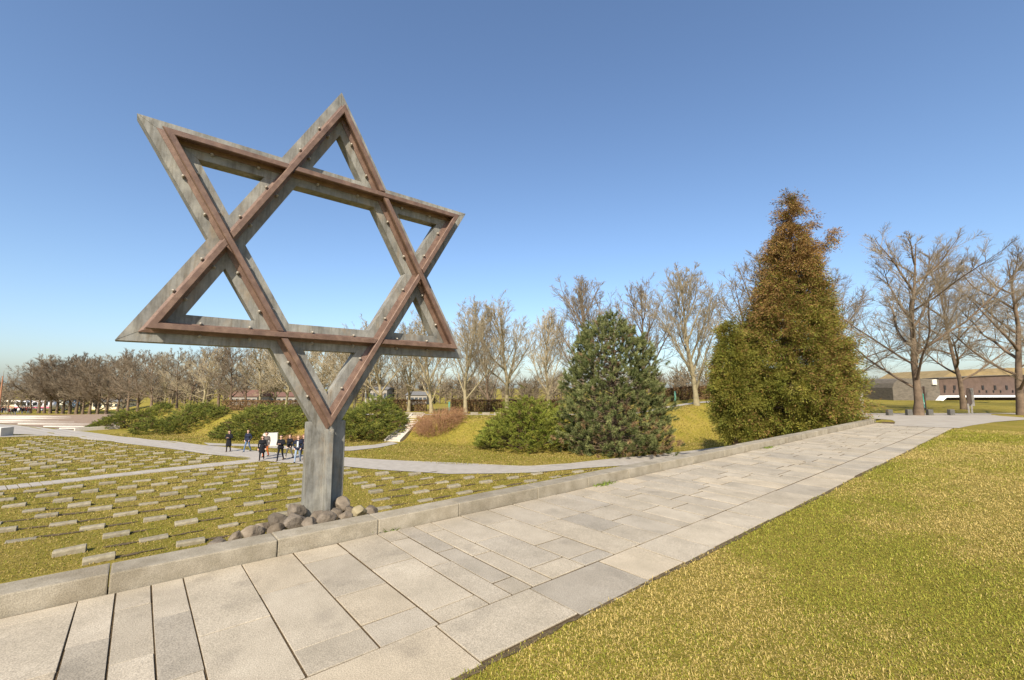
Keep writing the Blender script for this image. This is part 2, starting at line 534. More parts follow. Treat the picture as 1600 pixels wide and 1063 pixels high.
# ------------------------------------------------------------------ cemetery paths
UPE = [(-120, 655), (0, 663), (115, 672.6), (200, 684), (327, 696.5), (400, 704.5), (480, 711.5), (540, 716), (612, 719.5), (700, 727), (800, 729), (890, 725), (1005, 713), (1100, 702), (1165, 694)]
LOE = [(-120, 686), (0, 684), (79, 680.5), (160, 689), (254, 701), (327, 710), (396, 718.5), (440, 722.5), (540, 730), (620, 736.5), (700, 742), (835, 738), (991, 726.5), (1100, 710), (1165, 699)]
drape('cemetery_path', UPE, LOE, M_LPATH, .03, 260, 6)
drape('stair_path', [(318, 692.3), (400, 694.5), (480, 699.5), (545, 699.2), (585, 696), (612, 690.8)], [(327, 696.2), (400, 698.5), (480, 704.6), (548, 705.6), (590, 700.5), (622, 693.5)], M_LPATH, .04, 80, 4)
drape('terrace_path', [(-120, 668), (0, 672.5), (55, 676), (79, 679)], [(-120, 676), (0, 679), (50, 680), (79, 681.5)], M_LPATH, .03, 40, 3)
npth = empty('narrow_path', tuple(cem(200, 740))); tag(npth, kind='structure')
A0, A1 = np.array(cem(-70, 768.5)[:2]), np.array(cem(-70, 774.5)[:2])
B0, B1 = np.array(cem(396, 718)[:2]), np.array(cem(412, 720.5)[:2])
nS = 34
for k in range(nS):
    t0, t1 = k / nS, (k + 1) / nS
    c = [A0 + (B0 - A0) * (t0 + .0018), A0 + (B0 - A0) * (t1 - .0018), A1 + (B1 - A1) * (t1 - .0018), A1 + (B1 - A1) * (t0 + .0018)]
    bm = bmesh.new()
    dz = random.uniform(-.008, .008)
    lo = [bm.verts.new((p[0], p[1], gz(*p) - .06)) for p in c]; hi = [bm.verts.new((p[0], p[1], gz(*p) + .045 + dz)) for p in c]
    bm.faces.new(hi)
    for a in range(4): bm.faces.new((lo[a], lo[(a + 1) % 4], hi[(a + 1) % 4], hi[a]))
    child('paving_slab', bmesh_to('narrow_slab', bm), M_LPATH, npth)

# ------------------------------------------------------------------ star monument
X0, SY, SZ, SR, BW = -6.3, 2.0, 3.447, 2.585, .34
TH = .17


def patina():
    m, nd, lk, b = nodes_of('patina_cladding')
    tc = nd.new('ShaderNodeTexCoord')
    n1 = nd.new('ShaderNodeTexNoise'); n1.inputs['Scale'].default_value = 2.6; n1.inputs['Detail'].default_value = 9; n1.inputs['Roughness'].default_value = .7
    mp = nd.new('ShaderNodeMapping'); mp.inputs['Scale'].default_value = (6, 6, .7)
    lk.new(tc.outputs['Object'], mp.inputs[0])
    n2 = nd.new('ShaderNodeTexNoise'); n2.inputs['Scale'].default_value = 3; n2.inputs['Detail'].default_value = 8; n2.inputs['Roughness'].default_value = .7
    lk.new(tc.outputs['Object'], n1.inputs['Vector']); lk.new(mp.outputs[0], n2.inputs['Vector'])
    r1 = ramp(nd, n1.outputs[0], [(.3, (.12, .115, .10)), (.48, (.21, .20, .175)), (.62, (.285, .27, .23)), (.78, (.40, .375, .315))], lk)
    r2 = ramp(nd, n2.outputs[0], [(.34, (.5, .46, .38)), (.52, (.92, .92, .9)), (.72, (1.12, 1.12, 1.12))], lk)
    mx = nd.new('ShaderNodeMix'); mx.data_type = 'RGBA'; mx.blend_type = 'MULTIPLY'; mx.inputs[0].default_value = .85
    lk.new(r1.outputs[0], mx.inputs[6]); lk.new(r2.outputs[0], mx.inputs[7])
    n4 = nd.new('ShaderNodeTexNoise'); n4.inputs['Scale'].default_value = 1.4; n4.inputs['Detail'].default_value = 7; n4.inputs['Roughness'].default_value = .75
    mp4 = nd.new('ShaderNodeMapping'); mp4.inputs['Location'].default_value = (7, 3, 11); mp4.inputs['Scale'].default_value = (2, 2, 1)
    lk.new(tc.outputs['Object'], mp4.inputs[0]); lk.new(mp4.outputs[0], n4.inputs['Vector'])
    mr = nd.new('ShaderNodeMapRange'); mr.inputs[1].default_value = .53; mr.inputs[2].default_value = .72; mr.inputs[4].default_value = .65
    lk.new(n4.outputs[0], mr.inputs[0])
    m2 = nd.new('ShaderNodeMix'); m2.data_type = 'RGBA'; lk.new(mr.outputs[0], m2.inputs[0]); lk.new(mx.outputs[2], m2.inputs[6]); m2.inputs[7].default_value = (.27, .185, .10, 1)
    lk.new(m2.outputs[2], b.inputs['Base Color'])
    b.inputs['Metallic'].default_value = .05; b.inputs['Roughness'].default_value = .68
    bp = nd.new('ShaderNodeBump'); bp.inputs['Strength'].default_value = .25; bp.inputs['Distance'].default_value = .02
    n3 = nd.new('ShaderNodeTexNoise'); n3.inputs['Scale'].default_value = 9; n3.inputs['Detail'].default_value = 9
    lk.new(tc.outputs['Object'], n3.inputs['Vector'])
    lk.new(n3.outputs[0], bp.inputs['Height']); lk.new(bp.outputs[0], b.inputs['Normal'])
    return m


M_CLAD = patina()
M_RAIL = mat('rusted_rail', [(.3, (.10, .057, .038)), (.5, (.155, .092, .062)), (.72, (.235, .148, .10))], scale=7, rough=.48, metal=.2, bump=.25, bscale=60, bdist=.004, spec=.5, second=(3, (.14, .085, .065), .5, .75, .6))
M_BOLT = mat('bolt_steel', [(.3, (.26, .22, .17)), (.7, (.46, .41, .33))], scale=20, rough=.42, metal=.4)

star = empty('star_monument', (X0, SY, 0))
tag(star, 'tall metal-clad six-pointed star with rusted rails on a post beside the slab path', 'monument')


def P2(ang, r): return np.array([SY + r * math.cos(R(ang)), SZ + r * math.sin(R(ang))])


up = [P2(a, SR) for a in (90, 210, 330)]; dn = [P2(a, SR) for a in (270, 150, 30)]
upi = [P2(a, SR - 2 * BW) for a in (90, 210, 330)]; dni = [P2(a, SR - 2 * BW) for a in (270, 150, 30)]
for tri, ins, off in ((up, upi, 0.0), (dn, dni, .004)):
    for k in range(3):
        l = (k + 1) % 3
        me = prism('beam', [tri[k], tri[l], ins[l], ins[k]], X0 - TH - off, X0 + off, .003)
        child('beam', me, M_CLAD, star)
pst = prism('post', [(SY - .24, -.7), (SY + .26, -.7), (SY + .26, 1.19), (SY - .24, 1.19)], X0 - TH + .005, X0 - .006, .008)
child('post', pst, M_CLAD, star)
child('post_fin', prism('post_fin', [(SY - .028, -.7), (SY + .045, -.7), (SY + .045, 1.10), (SY + .008, 1.045), (SY - .028, 1.10)], X0 - .008, X0 + .165, .006), M_CLAD, star)
# rails with foot, web and head
RR = SR - BW


def rline(a, b): return P2(a, RR), P2(b, RR)


RAIL = {'A': (rline(210, 330)), 'B': rline(330, 90), 'C': rline(90, 210), 'D': rline(30, 150), 'E': rline(150, 270), 'F': rline(270, 30)}
CUT = {'D': ['C'], 'B': ['D'], 'C': ['E'], 'F': ['B'], 'E': ['A'], 'A': ['F']}   # who is interrupted by whom
PROF = [(-.065, .0), (-.065, .012), (-.011, .026), (-.011, .115), (-.036, .124), (-.036, .158), (-.028, .168), (.028, .168), (.036, .158), (.036, .124), (.011, .115), (.011, .026), (.065, .012), (.065, .0)]


def isect(p, d, q, e):
    M_ = np.array([[d[0], -e[0]], [d[1], -e[1]]]); t = np.linalg.solve(M_, q - p); return p + d * t[0]


cen = np.array([SY, SZ])
for key, (a, b) in RAIL.items():
    d = (b - a) / np.linalg.norm(b - a)
    mid = (a + b) / 2
    n = (mid - cen) / np.linalg.norm(mid - cen)
    ends = [(a, a - cen)]
    oth = RAIL[CUT[key][0]]
    od = (oth[1] - oth[0]) / np.linalg.norm(oth[1] - oth[0])
    X = isect(a, d, oth[0], od)
    pieces = [((a, a - cen), (X - d * .055, od)), ((X + d * .055, od), (b, b - cen))]
    for (q0, e0), (q1, e1) in pieces:
        bm = bmesh.new(); A_, B_ = [], []
        for o, h in PROF:
            p = a + n * o
            s0 = isect(p, d, q0, e0); s1 = isect(p, d, q1, e1)
            A_.append(bm.verts.new((X0 + .005 + h, s0[0], s0[1]))); B_.append(bm.verts.new((X0 + .005 + h, s1[0], s1[1])))
        m_ = len(PROF)
        bm.faces.new(A_); bm.faces.new(B_[::-1])
        for k in range(m_): bm.faces.new((A_[k], B_[k], B_[(k + 1) % m_], A_[(k + 1) % m_]))
        child('rail', bmesh_to('rail', bm), M_RAIL, star)
# bolts
bm = bmesh.new()
bmesh.ops.create_cone(bm, cap_ends=True, segments=6, radius1=.02, radius2=.02, depth=.022, matrix=Matrix.Translation((0, 0, .012)))
bmesh.ops.create_uvsphere(bm, u_segments=10, v_segments=6, radius=.0145, matrix=Matrix.Translation((0, 0, .03)) @ Matrix.Diagonal((1, 1, .9, 1)))
bme = bmesh_to('bolt', bm); bme.transform(Matrix.Rotation(math.pi / 2, 4, 'Y')); bme.materials.append(M_BOLT)
for key, (a, b) in RAIL.items():
    d = (b - a); L = np.linalg.norm(d); d /= L; n = ((a + b) / 2 - cen); n /= np.linalg.norm(n)
    for t in (.115, .245, .43, .575, .755, .885):
        for s in (-1, 1):
            p = a + d * L * (t + random.uniform(-.006, .006)) + n * s * .075
            o = child('bolt', bme, None, star); o.location = (X0 + .012, p[0], p[1])

# boulders heaped round the post


def boulder(name, c, r, m, seed, label):
    bm = bmesh.new()
    bmesh.ops.create_icosphere(bm, subdivisions=4, radius=1)
    of = Vector((seed * 7.3, seed * 3.1, seed * 1.7))
    planes = []
    rr = random.Random(seed)
    for _ in range(11):
        nv = Vector((rr.gauss(0, 1), rr.gauss(0, 1), rr.gauss(0, 1))).normalized(); planes.append((nv, rr.uniform(.56, .88)))
    for v in bm.verts:
        p = v.co.normalized()
        k = 1 + .22 * mnoise.noise(p * 1.3 + of) + .07 * mnoise.noise(p * 3 + of) + .04 * mnoise.noise(p * 8 + of) + .015 * mnoise.noise(p * 20 + of)
        q = p * k
        for nv, dd in planes:
            e = q.dot(nv) - dd
            if e > 0: q -= nv * e * .93
        v.co = Vector((q.x * r[0], q.y * r[1], q.z * r[2]))
    o = obj('boulder', bmesh_to('boulder', bm, True), m, None, c)
    o.rotation_euler = (rr.uniform(-.2, .2), rr.uniform(-.2, .2), rr.uniform(-.5, .5))
    tag(o, label, 'boulder', 'boulders heaped at the foot of the star')
    return o


BL = [  # photo centre x, y (zoomed box), half w, half h, X depth, yellow, label
    (765, 212, 85, 62, -6.25, 0, 'large rounded dark boulder touching the left side of the post'),
    (610, 285, 88, 62, -6.1, 0, 'large brown boulder left of the rounded one by the post'),
    (478, 340, 62, 46, -6.15, 0, 'brown boulder at the back of the heap above the light-topped one'),
    (388, 392, 100, 66, -5.82, 0, 'broad pale-topped boulder leaning on the kerb at the left of the heap'),
    (262, 428, 55, 50, -5.95, 0, 'grey brown boulder between the pale-topped one and the leftmost dark one'),
    (112, 474, 78, 42, -5.72, 0, 'low dark boulder at the far left end of the heap by the kerb'),
    (602, 362, 74, 56, -5.78, 0, 'reddish brown boulder low in front, left of the middle of the heap'),
    (762, 300, 88, 70, -5.8, 0, 'large angular brown boulder in front of the post, left of its edge'),
    (665, 392, 48, 30, -5.58, 0, 'small half-hidden boulder against the kerb in the middle of the heap'),
    (868, 318, 68, 56, -5.66, 0, 'brown boulder in front of the post just behind the kerb'),
    (1005, 278, 82, 66, -5.70, 0, 'angular boulder with a dark cleft in front of the post fin'),
    (930, 250, 56, 44, -5.95, 0, 'small flat boulder against the front of the post'),
    (1145, 158, 66, 64, -6.2, 0, 'round dark boulder perched highest at the right side of the post'),
    (1092, 236, 64, 50, -6.0, 0, 'grey boulder under the round perched one right of the post'),
    (1172, 262, 54, 46, -5.75, 0, 'dark grey boulder behind the kerb right of the post'),
    (1206, 208, 54, 48, -6.05, 0, 'brown boulder between the perched one and the yellowish one'),
    (1290, 218, 70, 58, -5.85, 1, 'yellowish rounded boulder at the right end of the heap'),
    (1385, 200, 60, 46, -6.1, 0, 'flat brown boulder behind the yellowish one, rightmost in the heap'),
]
for k, (bx, by, hw, hh, X, yel, lab) in enumerate(BL):
    x, y = 320 + bx / 5.333, 760 + by / 5.333
    c = onx(x, y, X); sc = -X / 685 / .764 * 1.02
    dist = (C0 - c) @ -fw
    px = abs(dist) / F / 5.333
    boulder('boulder', tuple(c), (max(hw, hh) * px * .95, hw * px * 1.08, hh * px * 1.12), M_ROCKY if yel else M_ROCK, k + 3, lab)

# ------------------------------------------------------------------ grave markers


def marker_mesh(seed):
    rr = random.Random(seed)
    L, D, H = .355 + rr.uniform(-.035, .03), .145 + rr.uniform(-.02, .02), .155 + rr.uniform(-.04, .025)
    bm = bmesh.new()
    # sloped top: low on the viewer's side
    prof = [(D, -.12), (D, H * .74), (D * .55, H), (-D, H * .98), (-D, -.12)]
    a = [bm.verts.new((p[0] + rr.uniform(-.01, .01), -L, p[1] + rr.uniform(-.012, .012))) for p in prof]
    b = [bm.verts.new((p[0] + rr.uniform(-.01, .01), L, p[1] + rr.uniform(-.012, .012))) for p in prof]
    bm.faces.new(a); bm.faces.new(b[::-1])
    for k in range(5): bm.faces.new((a[k], b[k], b[(k + 1) % 5], a[(k + 1) % 5]))
    bmesh.ops.recalc_face_normals(bm, faces=bm.faces)
    bmesh.ops.bevel(bm, geom=list(bm.edges), offset=.014, segments=1, affect='EDGES')
    me = bmesh_to('grave_marker', bm); me.materials.append(M_MARK)
    return me


MK = [marker_mesh(k) for k in range(8)]
rowsX = [-16.7, -18.1, -19.45, -20.9, -22.4, -24.0, -25.45, -27.1, -28.9, -30.6]
rowsS = [2.05, 1.90, 1.77, 1.63, 1.53, 1.46, 1.39, 1.33, 1.29, 1.25]
rowsY = [-.56, -1.23, -1.95, -2.55, -1.64, -2.24, -2.84, -3.47, -.17, -3.35]
while rowsX[-1] > -66:
    rowsX.append(rowsX[-1] - 1.75 - .01 * len(rowsX)); rowsS.append(max(1.12, rowsS[-1] - .02)); rowsY.append(rowsY[-1] - .58)
npl = [(-70, 771), (404, 719)]


def toppx(P):
    d = np.asarray(P) - C0; z = d @ fw
    return CX + F * (d @ rt) / z, CY - F * (d @ upv) / z


upx = np.array([p[0] for p in UPE]); upy = np.array([p[1] for p in UPE]); lox = np.array([p[0] for p in LOE]); loy = np.array([p[1] for p in LOE])
KX = [-60, 0, 171, 430, 591, 717, 846, 1032, 1140]; KY = [914, 905, 873, 834, 811, 790, 766, 725, 703]
cand = {}
for r_, (X, Sp, Y0) in enumerate(zip(rowsX, rowsS, rowsY)):
    for j in range(-30, 40):
        Y = Y0 + Sp * j
        Xd = X - .045 * (Y - 1)
        if -8.2 < Y - 0 and True:
            z = gz(Xd, Y)
            x, y = toppx((Xd, Y, z))
            if x < -25 or x > 960: continue
            ylo = np.interp(x, lox, loy)
            if y < ylo + 3.5: continue
            yn = 771 + (719 - 771) * (x + 70) / 474.
            plot = 'near' if (y > yn or x > 404) else 'far'
            if abs(y - yn) < 5.5 and x < 410: continue
            if plot == 'far' and x < 79 and y < 684: continue
            # kerb occlusion: keep only what is in view
            if y > np.interp(x, KX, KY) + 12: continue
            if 470 < x < 545 and y > 735: 
                if x > 492 and x < 530: continue
            cand.setdefault((plot, r_), []).append((Y, Xd, z))
soilV, soilF = [], []
nm = 0
seqrow = {'near': 0, 'far': 0}
for plot in ('near', 'far'):
    keys = sorted([k for k in cand if k[0] == plot], key=lambda k: k[1])
    for ri, key in enumerate(keys):
        lst = sorted(cand[key])
        for ci, (Y, X, z) in enumerate(lst):
            if random.random() < (.04 if plot == 'near' else .10) and ri > 1: continue
            o = bpy.data.objects.new('grave_marker', random.choice(MK))
            o.location = (X + random.uniform(-.09, .09), Y + random.uniform(-.08, .08), z + random.uniform(-.07, .01))
            o.rotation_euler = (random.uniform(-.03, .03), random.uniform(-.06, .05), random.uniform(-.06, .06))
            s = random.uniform(.9, 1.04); o.scale = (s, s * random.uniform(.92, 1.05), s * random.uniform(.8, 1.05))
            link(o); nm += 1
            if plot == 'near':
                lab = 'low granite grave marker, %s row from the kerb, %s from the left' % (ORD[ri], ORD[ci])
            else:
                lab = 'low granite grave marker beyond the narrow path, %s row back, %s from the left' % (ORD[ri], ORD[ci])
            tag(o, lab, 'grave marker', 'grave markers in rows on the lawn')
            # strip of bare soil following the row
            for _ in range(2 if ri < 6 else 1):
                yy = Y + random.uniform(.3, 1.3); ln = random.uniform(.3, .7); wd = random.uniform(.05, .15); xx = X - random.uniform(.0, .16)
                nn = 14; b0 = len(soilV)
                for a in range(nn):
                    th = a / nn * 2 * math.pi; rr = random.uniform(.65, 1.15)
                    px_, py_ = xx + wd * rr * math.cos(th), yy + ln * rr * math.sin(th)
                    soilV.append((px_, py_, gz(px_, py_) + .022))
                soilF.append(list(range(b0, b0 + nn)))
me = bpy.data.meshes.new('grave_soil'); me.from_pydata(soilV, [], soilF); me.update()
tag(obj('grave_soil', me, M_SOIL), 'bare dark soil showing along the rows of grave markers', 'soil', kind='stuff')
print('markers', nm)

# ------------------------------------------------------------------ steps in the bank
st = empty('stone_steps', tuple(cem(617, 691.5)))
tag(st, 'pale stone steps with side walls climbing the grass bank right of the post', 'steps')
b_ = cem(617, 691.5); bu, bv = (617 - CX) / F * 44.3, 44.3
tu, tv = (654 - CX) / F * 51.0, 51.0
bx0, by0 = uv2xy(bu, bv); tx0, ty0 = uv2xy(tu, tv)
zb, zt = gz(bx0, by0) + .02, gz(tx0, ty0) + .06
dirv = np.array([tx0 - bx0, ty0 - by0]); LL = np.linalg.norm(dirv); dirv /= LL; sidev = np.array([dirv[1], -dirv[0]])
NS = 13


def obox(name, c, half_s, d0, d1, z0, z1, bev=.01):
    bm = bmesh.new(); add_box(bm, -half_s, half_s, d0, d1, z0, z1)
    if bev: bmesh.ops.bevel(bm, geom=list(bm.edges), offset=bev, segments=1, affect='EDGES')
    me = bmesh_to(name, bm)
    M_ = Matrix(((sidev[0], dirv[0], 0, c[0]), (sidev[1], dirv[1], 0, c[1]), (0, 0, 1, 0), (0, 0, 0, 1)))
    me.transform(M_); return me


for k in range(NS):
    z1 = zb + (zt - zb) * (k + 1) / NS
    child('step', obox('step', (bx0, by0), .62, LL * k / NS, LL * (k + 1) / NS + .18, z1 - .5, z1), M_CONC, st)
for sgn in (-1, 1):
    bm = bmesh.new()
    w0, w1 = (.64, .84) if sgn > 0 else (-.84, -.64)
    pr = [(-.2, zb - .5), (-.2, zb + .16), (LL + .3, zt + .22), (LL + .3, zt - .8)]
    a = [bm.verts.new((w0, p[0], p[1])) for p in pr]; b = [bm.verts.new((w1, p[0], p[1])) for p in pr]
    bm.faces.new(a); bm.faces.new(b[::-1])
    for k in range(4): bm.faces.new((a[k], b[k], b[(k + 1) % 4], a[(k + 1) % 4]))
    me = bmesh_to('side_wall', bm)
    me.transform(Matrix(((sidev[0], dirv[0], 0, bx0), (sidev[1], dirv[1], 0, by0), (0, 0, 1, 0), (0, 0, 0, 1))))
    child('side_wall', me, M_CONC, st)

# pale stone block by the path, and one at the left edge
p = cem(422, 696.5)
bm = bmesh.new()
vs = add_box(bm, -.62, .62, -.48, .48, -.1, 1.12)
for v in vs[4:]:
    v.co.x *= .93
bmesh.ops.bevel(bm, geom=list(bm.edges), offset=.02, segments=2, affect='EDGES')
o = obj('stone_block', bmesh_to('stone_block', bm), M_PALE, None, (p[0], p[1], gz(p[0], p[1])), YAW + .42)
tag(o, 'pale square stone block standing on the grass behind the walking group', 'stone block')
p = cem(-8, 682)
o = obj('stone_plinth', box('stone_plinth', -1.1, 1.1, -.8, .8, -.1, .95, .03), M_PALE, None, (p[0], p[1], gz(p[0], p[1])), YAW + .2)
tag(o, 'pale stone plinth cut off by the left edge of the picture', 'stone block')

# low wall ending the terraces by the first juniper, and small lamp
pa, pb = cem(116, 674), cem(186, 670.5)
L_ = math.hypot(pb[0] - pa[0], pb[1] - pa[1])
o = obj('low_wall', box('low_wall', -.2, .2, 0, L_, -.2, .42, .02), M_CONC, None, (pa[0], pa[1], gz(pa[0], pa[1])), -math.atan2(pb[0] - pa[0], pb[1] - pa[1]))
tag(o, 'low stone wall between the terraced rows and the grass', 'wall')
p = cem(180, 670)
lampo = empty('ground_lamp', (p[0], p[1], gz(p[0], p[1]))); tag(lampo, 'small white spotlight on a stub beside the leftmost juniper', 'lamp')
obj('stub', box('stub', -.09, .09, -.09, .09, 0, .75, .02), M_WHITE, lampo)
o = obj('lamp_head', box('lamp_head', -.14, .14, -.24, .24, -.1, .12, .04), plain('lamp_grey', (.1, .1, .1)), lampo, (0, 0, .85)); o.rotation_euler = (.5, 0, YAW)

# terraced grave rows on the left
bedpts = [(-140, 645), (60, 649), (200, 651.5), (196, 664), (113, 672), (0, 662.3), (-140, 653)]
bm = bmesh.new()
vs = []
for x, y in bedpts:
    q = cem(x, y); vs.append(bm.verts.new((q[0], q[1], gz(q[0], q[1]) + .03)))
f = bm.faces.new(vs); bmesh.ops.triangulate(bm, faces=[f])
tag(obj('gravel_bed', bmesh_to('gravel_bed', bm), mat('red_gravel', [(.3, (.20, .135, .09)), (.7, (.31, .225, .155))], scale=1.5, rough=1, bump=.5)), kind='structure')
TR = [((-20, 655.5), (190, 656)), ((-20, 653), (186, 653.4)), ((-20, 658.2), (187, 659.3)), ((0, 660.6), (180, 662)), ((30, 663.6), (172, 664.8)), ((70, 667.4), (150, 668)), ((-20, 651), (150, 651.3)), ((95, 670.2), (130, 670.6))]
TR.sort(key=lambda t: -t[0][1])
for k, (a, b) in enumerate(TR):
    pa, pb = cem(*a), cem(*b)
    L_ = math.hypot(pb[0] - pa[0], pb[1] - pa[1])
    za, zb_ = gz(pa[0], pa[1]), gz(pb[0], pb[1])
    o = obj('terrace_edging', box('terrace_edging', -.22, .22, 0, L_, -.3, .16, .02), M_PALE, None, (pa[0], pa[1], za), 0)
    o.rotation_euler = (math.atan2(zb_ - za, L_), 0, -math.atan2(pb[0] - pa[0], pb[1] - pa[1]))
    tag(o, 'pale stone edging across the gravel terraces, %s from the front' % ORD[k], 'edging', 'edgings of the gravel terraces')

# ------------------------------------------------------------------ bare trees


def vrot(rr, D, ang, az):
    ref = np.where(np.abs(D[:, 2:3]) < .9, np.array([0, 0, 1.]), np.array([1., 0, 0]))
    a = np.cross(D, ref); a /= np.linalg.norm(a, axis=1, keepdims=True) + 1e-9
    b = np.cross(D, a)
    r = D * np.cos(ang)[:, None] + (a * np.cos(az)[:, None] + b * np.sin(az)[:, None]) * np.sin(ang)[:, None]
    return r / (np.linalg.norm(r, axis=1, keepdims=True) + 1e-9)


def vline(rr, P, D, L, n, wob, trop):
    out = [P]
    for k in range(n):
        D = D + rr.normal(0, wob, D.shape) + np.array([0, 0, trop])
        D = D / np.linalg.norm(D, axis=1, keepdims=True)
        out.append(out[-1] + D * (L / n)[:, None])
    return np.stack(out, 1)


def vat(P, t):
    n = P.shape[1] - 1
    k = np.clip(t, 0, .999) * n; i = k.astype(int); f = (k - i)[:, None]
    q = np.arange(len(P))
    d = P[q, i + 1] - P[q, i]
    return P[q, i] + d * f, d / (np.linalg.norm(d, axis=1, keepdims=True) + 1e-9)


def tubes(P, r0, r1, k):
    return [(P[i], np.linspace(r0[i], r1[i], P.shape[1]), k) for i in range(len(P))]


def bare_tree(seed, H, spread=.55, upright=.5, nl=13, crown0=.2, nb=1.0, nt=8, twig=4, rad=.018, tw=1.0):
    rr = np.random.default_rng(seed)
    segs = []
    R0 = rad * H
    one = np.ones(1)
    P = vline(rr, np.array([[0, 0, -.3]]), np.array([[0, 0, 1.]]), one * H * .97, 9, .05, .05)
    r = np.linspace(R0, R0 * .10, 10); r[0] *= 1.5; r[1] *= 1.08
    segs.append((P[0], r, 8))
    # limbs
    kk = np.arange(nl)
    t = crown0 + (.88 - crown0) * (kk / (nl - 1)) ** 1.05
    p, d = vat(np.repeat(P, nl, 0), t)
    ang = (spread + .35 * (1 - upright)) * rr.uniform(.7, 1.2, nl) * (1.15 - .5 * t)
    dd = vrot(rr, d, ang, rr.uniform(0, 6.28) + kk * 2.4 + rr.normal(0, .25, nl))
    L1 = H * (.62 - .42 * (t - crown0) / (1 - crown0)) * rr.uniform(.8, 1.12, nl)
    L1 = np.minimum(L1, (1.04 - t) * H * 1.15)
    rl = R0 * (.50 - .25 * t) * rr.uniform(.75, 1.2, nl)
    P1 = vline(rr, p, dd, L1, 7, .085, .11 * upright + .02)
    segs += tubes(P1, rl, rl * .14, 6)
    thick = list(segs); segs = []
    # branches
    cnt = ((9 + L1 * .9) * nb).astype(int)
    idx = np.repeat(np.arange(nl), cnt); m = np.concatenate([np.arange(c) for c in cnt]); mf = m / cnt[idx]
    t2 = np.clip(.15 + .83 * mf + rr.uniform(-.04, .04, len(idx)), 0, .98)
    p2, d2 = vat(P1[idx], t2)
    dd2 = vrot(rr, d2, rr.uniform(.35, .9, len(idx)), m * 2.4 + rr.uniform(-.7, .7, len(idx)))
    L2 = L1[idx] * rr.uniform(.22, .48, len(idx)) * (1.12 - .55 * t2)
    rb = np.maximum(rl[idx] * (.42 - .22 * t2), .011 * tw)
    P2_ = vline(rr, p2, dd2, L2, 5, .085, .13 * upright + .015)
    segs += tubes(P2_, rb, np.full(len(idx), .008 * tw), 4)

    def sub(PP, LL, num, lo, hi, r0, r1, n, wob):
        ix = np.repeat(np.arange(len(PP)), num)
        t_ = rr.uniform(.1, .98, len(ix))
        q, e = vat(PP[ix], t_)
        e2 = vrot(rr, e, rr.uniform(.3, .8, len(ix)), rr.uniform(0, 6.28, len(ix)))
        l = LL[ix] * rr.uniform(lo, hi, len(ix)) * (1.12 - .45 * t_)
        Q = vline(rr, q, e2, l, n, wob, .06)
        return Q, l, tubes(Q, np.full(len(ix), r0 * tw), np.full(len(ix), r1 * tw), 3)
    P3, L3, sg = sub(P2_, L2, nt, .25, .6, .0115, .006, 2, .09); segs += sg
    P4, L4, sg = sub(P3, L3, twig, .35, .85, .008, .004, 1, .06); segs += sg
    Va, Fa = tube_arrays(thick); Vb, Fb = tube_arrays(segs)
    return npmesh('trunk', Va, Fa, smooth=True), npmesh('crown', Vb, Fb)


M_BARK1 = mat('bark_olive', [(.3, (.18, .145, .075)), (.7, (.33, .275, .16))], scale=3, rough=.9, bump=.5, objrand=.12)
M_TWIG1 = mat('twig_olive', [(.3, (.27, .215, .13)), (.7, (.41, .335, .215))], scale=1, rough=.9, objrand=.15)
M_BARK2 = mat('bark_brown', [(.3, (.09, .062, .04)), (.7, (.20, .14, .09))], scale=3, rough=.9, bump=.5, objrand=.12)
M_TWIG2 = mat('twig_red', [(.3, (.145, .11, .07)), (.7, (.25, .19, .125))], scale=1, rough=.9, objrand=.18)
M_TWIG3 = mat('twig_greybrown', [(.3, (.18, .14, .092)), (.7, (.30, .24, .16))], scale=1, rough=.9, objrand=.15)
PROTO = {}
for k, (nm_, args) in enumerate({
    'fan0': dict(H=10, spread=.62, upright=.9, nl=16, crown0=.16, rad=.016, tw=.9),
    'fan1': dict(H=10, spread=.56, upright=1.0, nl=17, crown0=.13, rad=.015, tw=.9),
    'fan2': dict(H=10, spread=.68, upright=.8, nl=15, crown0=.20, rad=.017, tw=.9),
    'oak0': dict(H=10, spread=.80, upright=.35, nl=15, crown0=.18, rad=.0165, tw=.62, nt=12),
    'oak1': dict(H=10, spread=.82, upright=.3, nl=15, crown0=.22, rad=.0155, tw=.62, nt=12),
    'row0': dict(H=10, spread=.95, upright=.5, nl=15, crown0=.20, rad=.020, tw=1.4),
    'row1': dict(H=10, spread=.90, upright=.4, nl=14, crown0=.22, rad=.018, tw=1.4)}.items()):
    PROTO[nm_] = bare_tree(100 + k, **args)


def place_tree(kind, px, v, h, label, wide=1.0, ms=(None, None), group=None, z=None, lean=0):
    x, y = pv(px, v)
    z = gz(x, y) if z is None else z
    t = empty('bare_tree', (x, y, z - .05), random.uniform(0, 6.28))
    s = h / 10.
    for nm_, me, m in zip(('trunk', 'crown'), PROTO[kind], ms):
        o = bpy.data.objects.new(nm_, me)
        if len(me.materials) == 0: me.materials.append(m)
        link(o, t)
        o.material_slots[0].link = 'OBJECT'; o.material_slots[0].material = m
    wide *= 1.22 if kind[0] in 'fo' else 1.0
    t.scale = (s * wide, s * wide, s)
    t.rotation_euler[0] = lean
    tag(t, label, 'tree', group)
    return t


MO = (M_BARK1, M_TWIG1); MB = (M_BARK2, M_TWIG2); MG = (M_BARK2, M_TWIG3)


def treeh(px, topy, v):                          # height that reaches a photo row
    x, y = pv(px, v)
    return CAMH + v * (HZ - topy) / F - gz(x, y)


